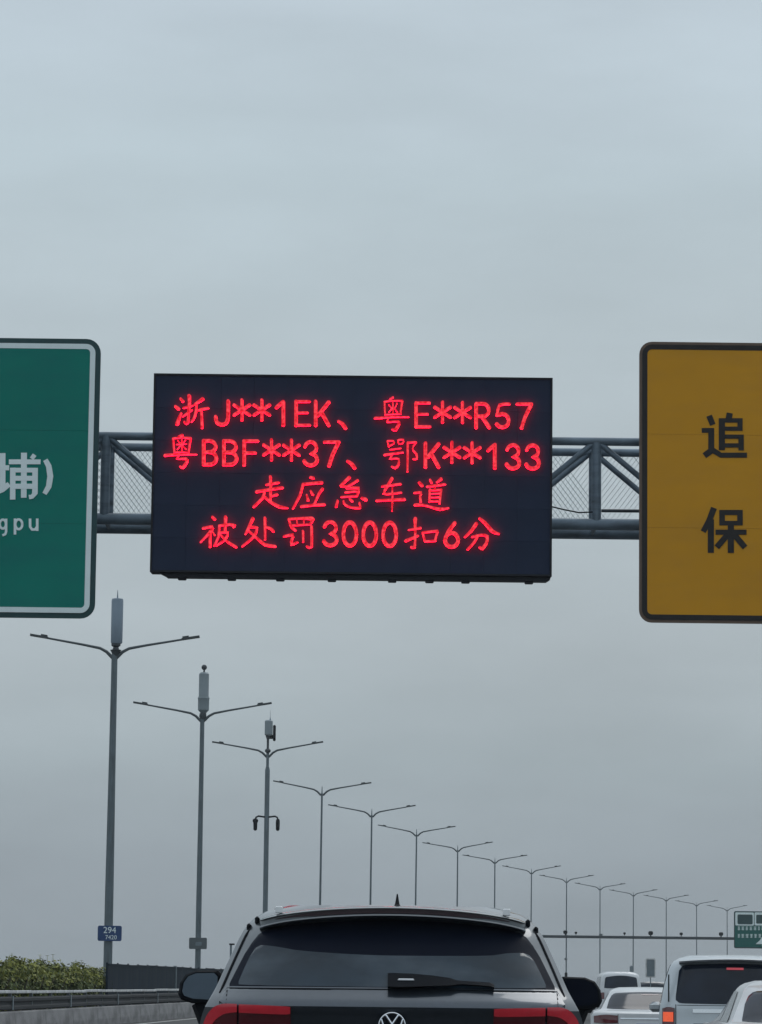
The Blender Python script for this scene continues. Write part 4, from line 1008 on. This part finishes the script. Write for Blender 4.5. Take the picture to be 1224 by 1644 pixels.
# tailgate seams, plate, bumper, exhaust
cs.patch('tailgate_crease', [(-.475, 1.2385, 1.2345), (0, 1.2385, 1.2345), (.475, 1.2385, 1.2345)], M['black'], off=.002, nx=20, nz=1, th=.004)
cs.patch('number_plate', [(-.22, .98, .84), (.22, .98, .84)], M['plate_blue'], off=.012, nx=4, nz=2)
cs.patch('bumper', [(-.90, .74, .30), (-.6, .70, .26), (.6, .70, .26), (.90, .74, .30)], M['black'], off=.03, nx=24, nz=6, th=.04)
for sg in (-1, 1):
    cs.patch('reflector', [(sg * .66 - .1, .62, .58), (sg * .66 + .1, .62, .58)], M['lens_red'], off=.045, nx=6, nz=1)
    cs.side('side_window', .16, .33, 1.24, 1.60, M['glass'], sg, slant=.08); cs.side('side_window', .345, .52, 1.23, 1.62, M['glass'], sg); cs.side('side_window', .535, .70, 1.22, 1.62, M['glass'], sg, slant=-.06)
    cs.patch('gate_seam', [(sg * .80 - .003, 1.318, 1.25), (sg * .80 + .003, 1.318, 1.25)], M['black'], off=.003, nx=1, nz=4, th=.006)
    # mirrors
    zc = at(318, 1583, 18.9).z if sg < 0 else at(945, 1594, 18.9).z
    xo = sg * 1.045
    mr_ = bpy.data.objects.new('door_mirror', None); C.objects.link(mr_); mr_.parent = suv; mr_.location = (xo, 2.4, zc)
    sh = [(-.115, -.045), (-.10, -.075), (-.04, -.095), (.06, -.10), (.105, -.085), (.125, -.03), (.125, .06), (.10, .085), (-.02, .082), (-.075, .06), (-.105, .015)]
    if sg > 0: sh = [(-x, z) for x, z in sh][::-1]
    b = MB(); nn = len(sh)
    lv = [(0, .90), (.015, 1.0), (.09, 1.0), (.15, .8), (.18, .45)]
    vv = [(x * k, yy, z * k) for yy, k in lv for x, z in sh]
    b.add(vv, [tuple(range(nn)), tuple((len(lv) - 1) * nn + k for k in range(nn - 1, -1, -1))] + [(l * nn + i, l * nn + (i + 1) % nn, (l + 1) * nn + (i + 1) % nn, (l + 1) * nn + i) for l in range(len(lv) - 1) for i in range(nn)])
    b.v = [(x - sg * .0, y, z) for x, y, z in b.v]; b.build('mirror_housing', M['black'], mr_)
    b = MB(); b.prism_y([(x * .80, z * .78 + .004) for x, z in sh], -.008, -.002); b.build('mirror_glass', M['mirror'] if sg < 0 else M['black_glass'], mr_)
    b = MB(); b.tube([(-sg * .05, .08, -.09), (-sg * .12, .08, -.14), (-sg * .20, .08, -.16)], [.05, .045, .04], 8); b.tube([(-sg * .02, .10, -.07), (-sg * .10, .10, -.20), (-sg * .17, .10, -.40)], [.075, .10, .11], 8); b.build('mirror_stalk', M['black'], mr_, True)
cs.windscreen(2.75, 3.45); cs.wheels((.95, 3.75), .36, .80)

# ---- silver people carrier on the right
def rear_basic(c, cols_win, glass_m, light, lit, plate=(1.0, .86)):
    c.patch('rear_window', cols_win, glass_m, off=.008, nx=36, nz=8)
    for sg in (-1, 1):
        (xa, xb, zt_, zb_) = light
        cc = [(xa, zt_ - .01, zb_ + .01), ((xa + xb) / 2, zt_, zb_), (xb, zt_ - .02, zb_ + .01)]
        if sg < 0: cc = [(-x, a, d_) for x, a, d_ in reversed(cc)]
        t = c.patch('tail_light', cc, M['lens_red'], off=.015, nx=10, nz=6, th=.02)
        if lit:
            h = zb_ + (zt_ - zb_) * .75
            cc = [(xa + .01, h, zb_ + (zt_ - zb_) * .28), (xb - .01, h, zb_ + (zt_ - zb_) * .28)]
            if sg < 0: cc = [(-x, a, d_) for x, a, d_ in reversed(cc)]
            c.patch('lit_lamp', cc, lit, off=.022, nx=8, nz=3, th=.01, parent=t)
    c.patch('number_plate', [(-.22, plate[0], plate[1]), (.22, plate[0], plate[1])], M['plate_blue'], off=.012, nx=4, nz=2)
vx = at(1177, 1580, 41).x   # steering out of its lane
van = empty('people_carrier', (vx, 40.7, 0), 'silver people carrier with a wide dark rear window, at right beneath the ochre sign', 'car')
van.rotation_euler.z = -.088
rows = [(.22, .80, .10), (.4, .88, .0), (.6, .90, -.02), (.85, .905, .03), (1.0, .90, .05), (1.12, .885, .06), (1.2, .87, .08), (1.35, .84, .13), (1.5, .80, .19), (1.6, .765, .23), (1.66, .72, .27), (1.70, .64, .33), (1.725, .54, .42)]
roof = [(0, 1.725), (.7, 1.735), (2.0, 1.74), (3.0, 1.68), (3.5, 1.45), (4.0, 1.13), (4.5, 1.02), (4.85, .9)]
cv = Car(van, rows, 1.12, 4.85, roof, M['paint_silver'])
rear_basic(cv, [(-.70, 1.25, 1.20), (-.66, 1.55, 1.17), (-.60, 1.615, 1.165), (0, 1.635, 1.16), (.60, 1.615, 1.165), (.66, 1.55, 1.17), (.70, 1.25, 1.20)], M['glass'], (.72, .86, 1.12, .88), M['lamp_orange'])
cv.patch('high_brake_light', [(-.10, 1.588, 1.562), (.10, 1.588, 1.562)], M['lamp_pink'], off=.016, nx=4, nz=1)
b = MB(); nX = 24; sec = []
for i in range(nX + 1):
    t = -1 + 2 * i / nX; x = .66 * t; dz = -.03 * t * t; dy = .08 * t ** 4
    sec.append([(x, .42 + dy, 1.725 + dz), (x, .16 + dy, 1.70 + dz), (x, .12 + dy, 1.685 + dz), (x, .14 + dy, 1.665 + dz), (x, .30 + dy, 1.655 + dz)])
n = 5; b.add([q for r_ in sec for q in r_], [(i * n + j, i * n + (j + 1) % n, (i + 1) * n + (j + 1) % n, (i + 1) * n + j) for i in range(nX) for j in range(n)] + [tuple(range(n)), tuple(nX * n + k for k in range(n - 1, -1, -1))])
b.build('spoiler', M['paint_silver'], van, True)
b = MB(); b.tube([(-.05, cv.R(0, 1.22)[1] - .03, 1.2), (.30, cv.R(.3, 1.28)[1] - .03, 1.27)], [.02, .01], 6); b.build('rear_wiper', M['black'], van)
cv.patch('rear_garnish', [(-.5, .99 + .11, 1.055), (.5, 1.10, 1.055)], M['chrome'], off=.014, nx=12, nz=1)
cv.patch('bumper', [(-.86, .62, .30), (.86, .62, .30)], M['paint_silver'], off=.05, nx=24, nz=6, th=.06)
for sg in (-1, 1):
    cv.patch('window_pillar_seam', [(sg * .785 - .007, 1.50, 1.18), (sg * .785 + .007, 1.50, 1.18)], M['black'], off=.004, nx=2, nz=6)
    cv.side('side_window', .10, .34, 1.16, 1.62, M['glass'], sg); cv.side('side_window', .36, .56, 1.16, 1.62, M['glass'], sg); cv.side('side_window', .58, .72, 1.16, 1.62, M['glass'], sg, slant=-.05)
    b = MB(); b.bevbox((sg * .96, 3.3, 1.10), (.16, .10, .13), .04); b.build('door_mirror', M['paint_silver'], van)
cv.patch('gate_seam', [(-.68, 1.145, 1.139), (.68, 1.145, 1.139)], M['black'], off=.004, nx=20, nz=1, th=.005)
for sg in (-1, 1): cv.patch('gate_seam', [(sg * .70 - .004, 1.15, .66), (sg * .70 + .004, 1.15, .66)], M['black'], off=.004, nx=1, nz=6, th=.005)
cv.windscreen(3.05, 3.9); cv.wheels((.9, 3.85), .34, .79)

# ---- white saloons
def sedan(label, x, y, zr, paint, lit=None, s=1.0):
    root = empty('saloon_car', (x, y, 0), label, 'car')
    k = zr / 1.42
    rows = [(.2, .78, .12), (.38, .87, .02), (.55, .90, -.01), (.75, .905, .02), (.9, .90, .05), (1.0 * k, .88, .05), (1.035 * k, .86, .09), (1.05 * k, .80, .42), (1.07 * k, .755, .58), (1.15 * k, .71, .74), (1.28 * k, .645, .98), (1.36 * k, .60, 1.14), (1.40 * k, .54, 1.30), (1.42 * k, .46, 1.5)]
    roof = [(0, 1.42 * k), (1.8, 1.42 * k), (2.3, 1.425 * k), (2.9, 1.36 * k), (3.5, 1.05 * k), (4.2, .92), (4.65, .78)]
    c = Car(root, rows, 1.04 * k, 4.65, roof, paint, B=.16, nrow=60)
    rear_basic(c, [(-.66, 1.10 * k, 1.085 * k), (-.60, 1.28 * k, 1.08 * k), (-.52, 1.335 * k, 1.078 * k), (0, 1.355 * k, 1.075 * k), (.52, 1.335 * k, 1.078 * k), (.60, 1.28 * k, 1.08 * k), (.66, 1.10 * k, 1.085 * k)], M['glass'], (.50, .86, .93, .80), lit, (.80, .66))
    c.patch('bumper', [(-.86, .55, .28), (.86, .55, .28)], paint, off=.04, nx=20, nz=5, th=.05)
    for sg in (-1, 1):
        c.side('side_window', .12, .40, 1.07 * k, 1.33 * k, M['glass'], sg, slant=.1); c.side('side_window', .42, .62, 1.07 * k, 1.33 * k, M['glass'], sg, slant=-.05)
        b = MB(); b.bevbox((sg * .93, 2.9, .98), (.14, .09, .10), .03); b.build('door_mirror', M['black'], root)
    c.patch('high_brake_light', [(-.13, 1.325 * k, 1.308 * k), (.13, 1.325 * k, 1.308 * k)], M['lens_red'], off=.014, nx=4, nz=1)
    c.patch('boot_seam', [(-.70, .635, .628), (.70, .635, .628)], M['black'], off=.004, nx=12, nz=1, th=.005)
    c.patch('boot_trim', [(-.46, .885, .868), (.46, .885, .868)], M['chrome'], off=.012, nx=12, nz=1)
    for sg in (-1, 1): c.patch('boot_seam', [(sg * .495 - .003, 1.0 * k, .64), (sg * .495 + .003, 1.0 * k, .64)], M['black'], off=.004, nx=1, nz=6, th=.005)
    for x_, m_ in ((-.33, 'black'), (.33, 'black')):      # head restraints seen through the glass
        y_ = c.R(x_, 1.2 * k)[1] + .35
        b = MB(); b.bevbox((x_, y_, 1.10 * k), (.24, .1, .16), .04); b.build('head_restraint', M[m_], root)
    c.windscreen(2.95, 3.45); c.wheels((.95, 3.6), .32, .77)
    return c
c1 = sedan('white saloon in the lower right corner, nearer than the silver people carrier', at(1180, 1600, 29).x + .66, 28.0, 1.41, M['paint_white'])
c2 = sedan('white saloon with red tail lights between the big SUV and the silver people carrier', at(1046, 1600, 52).x, 52.0, 1.335, M['paint_white'])

c2.root.rotation_euler.z = -.06; c1.root.rotation_euler.z = -.05
# ---- small white van and dark cars in the distance
def far_box(name, label, px, Y, zr, hw, paint, cat):
    x = at(px, 1580, Y).x
    root = empty(name, (x, Y, 0), label, cat)
    k = zr / 1.725
    rows = [(.22, hw * .9, .08), (.5, hw, 0), (1.0, hw, .03), (1.1 * k, hw * .98, .05), (1.3 * k, hw * .95, .09), (1.5 * k, hw * .91, .14), (1.62 * k, hw * .86, .18), (1.69 * k, hw * .75, .25), (1.725 * k, hw * .6, .36)]
    roof = [(0, zr), (.7, zr + .01), (3.0, zr), (3.6, 1.5 * k), (4.1, 1.15 * k), (4.7, 1.0)]
    c = Car(root, rows, 1.1 * k, 4.7, roof, paint, nrow=30)
    rear_basic(c, [(-hw * .80, 1.2 * k, 1.16 * k), (-hw * .74, 1.53 * k, 1.15 * k), (0, 1.60 * k, 1.14 * k), (hw * .74, 1.53 * k, 1.15 * k), (hw * .80, 1.2 * k, 1.16 * k)], M['glass'], (hw * .8, hw * .95, 1.12, .85), None)
    c.wheels((.9, 3.7), .34, hw - .12)
    for sg in (-1, 1): c.side('side_window', .1, .7, 1.15 * k, 1.55 * k, M['glass'], sg)
    return c
far_box('small_van', 'small white van far ahead, seen just right of the dark mirror of the SUV', 998, 138, 1.93, .84, M['paint_white'], 'van')
far_box('hatchback', 'distant dark car between the small white van and the silver people carrier', 1047, 178, 1.62, .86, M['paint_dark'], 'car')
far_box('hatchback', 'distant grey car half hidden by the silver people carrier', 1080, 205, 1.66, .88, M['paint_silver'], 'car')

# ------------------------------------------------------------------ air
hz = MB(); hz.box((0, 0, 0), (3000, 1560, 24.0))
ho = hz.build('haze', bpy.data.materials.new('haze_air'), None, False, (0, 710, 5.0)); tag(ho, kind='stuff')
hm = ho.data.materials[0]; hm.use_nodes = True; t = hm.node_tree; t.nodes.clear()
vo = t.nodes.new('ShaderNodeVolumePrincipled'); vo.inputs['Color'].default_value = (0.80, 0.86, 0.88, 1); vo.inputs['Density'].default_value = 0.0003
vo.inputs['Anisotropy'].default_value = 0.0
oo = t.nodes.new('ShaderNodeOutputMaterial'); t.links.new(vo.outputs[0], oo.inputs['Volume'])
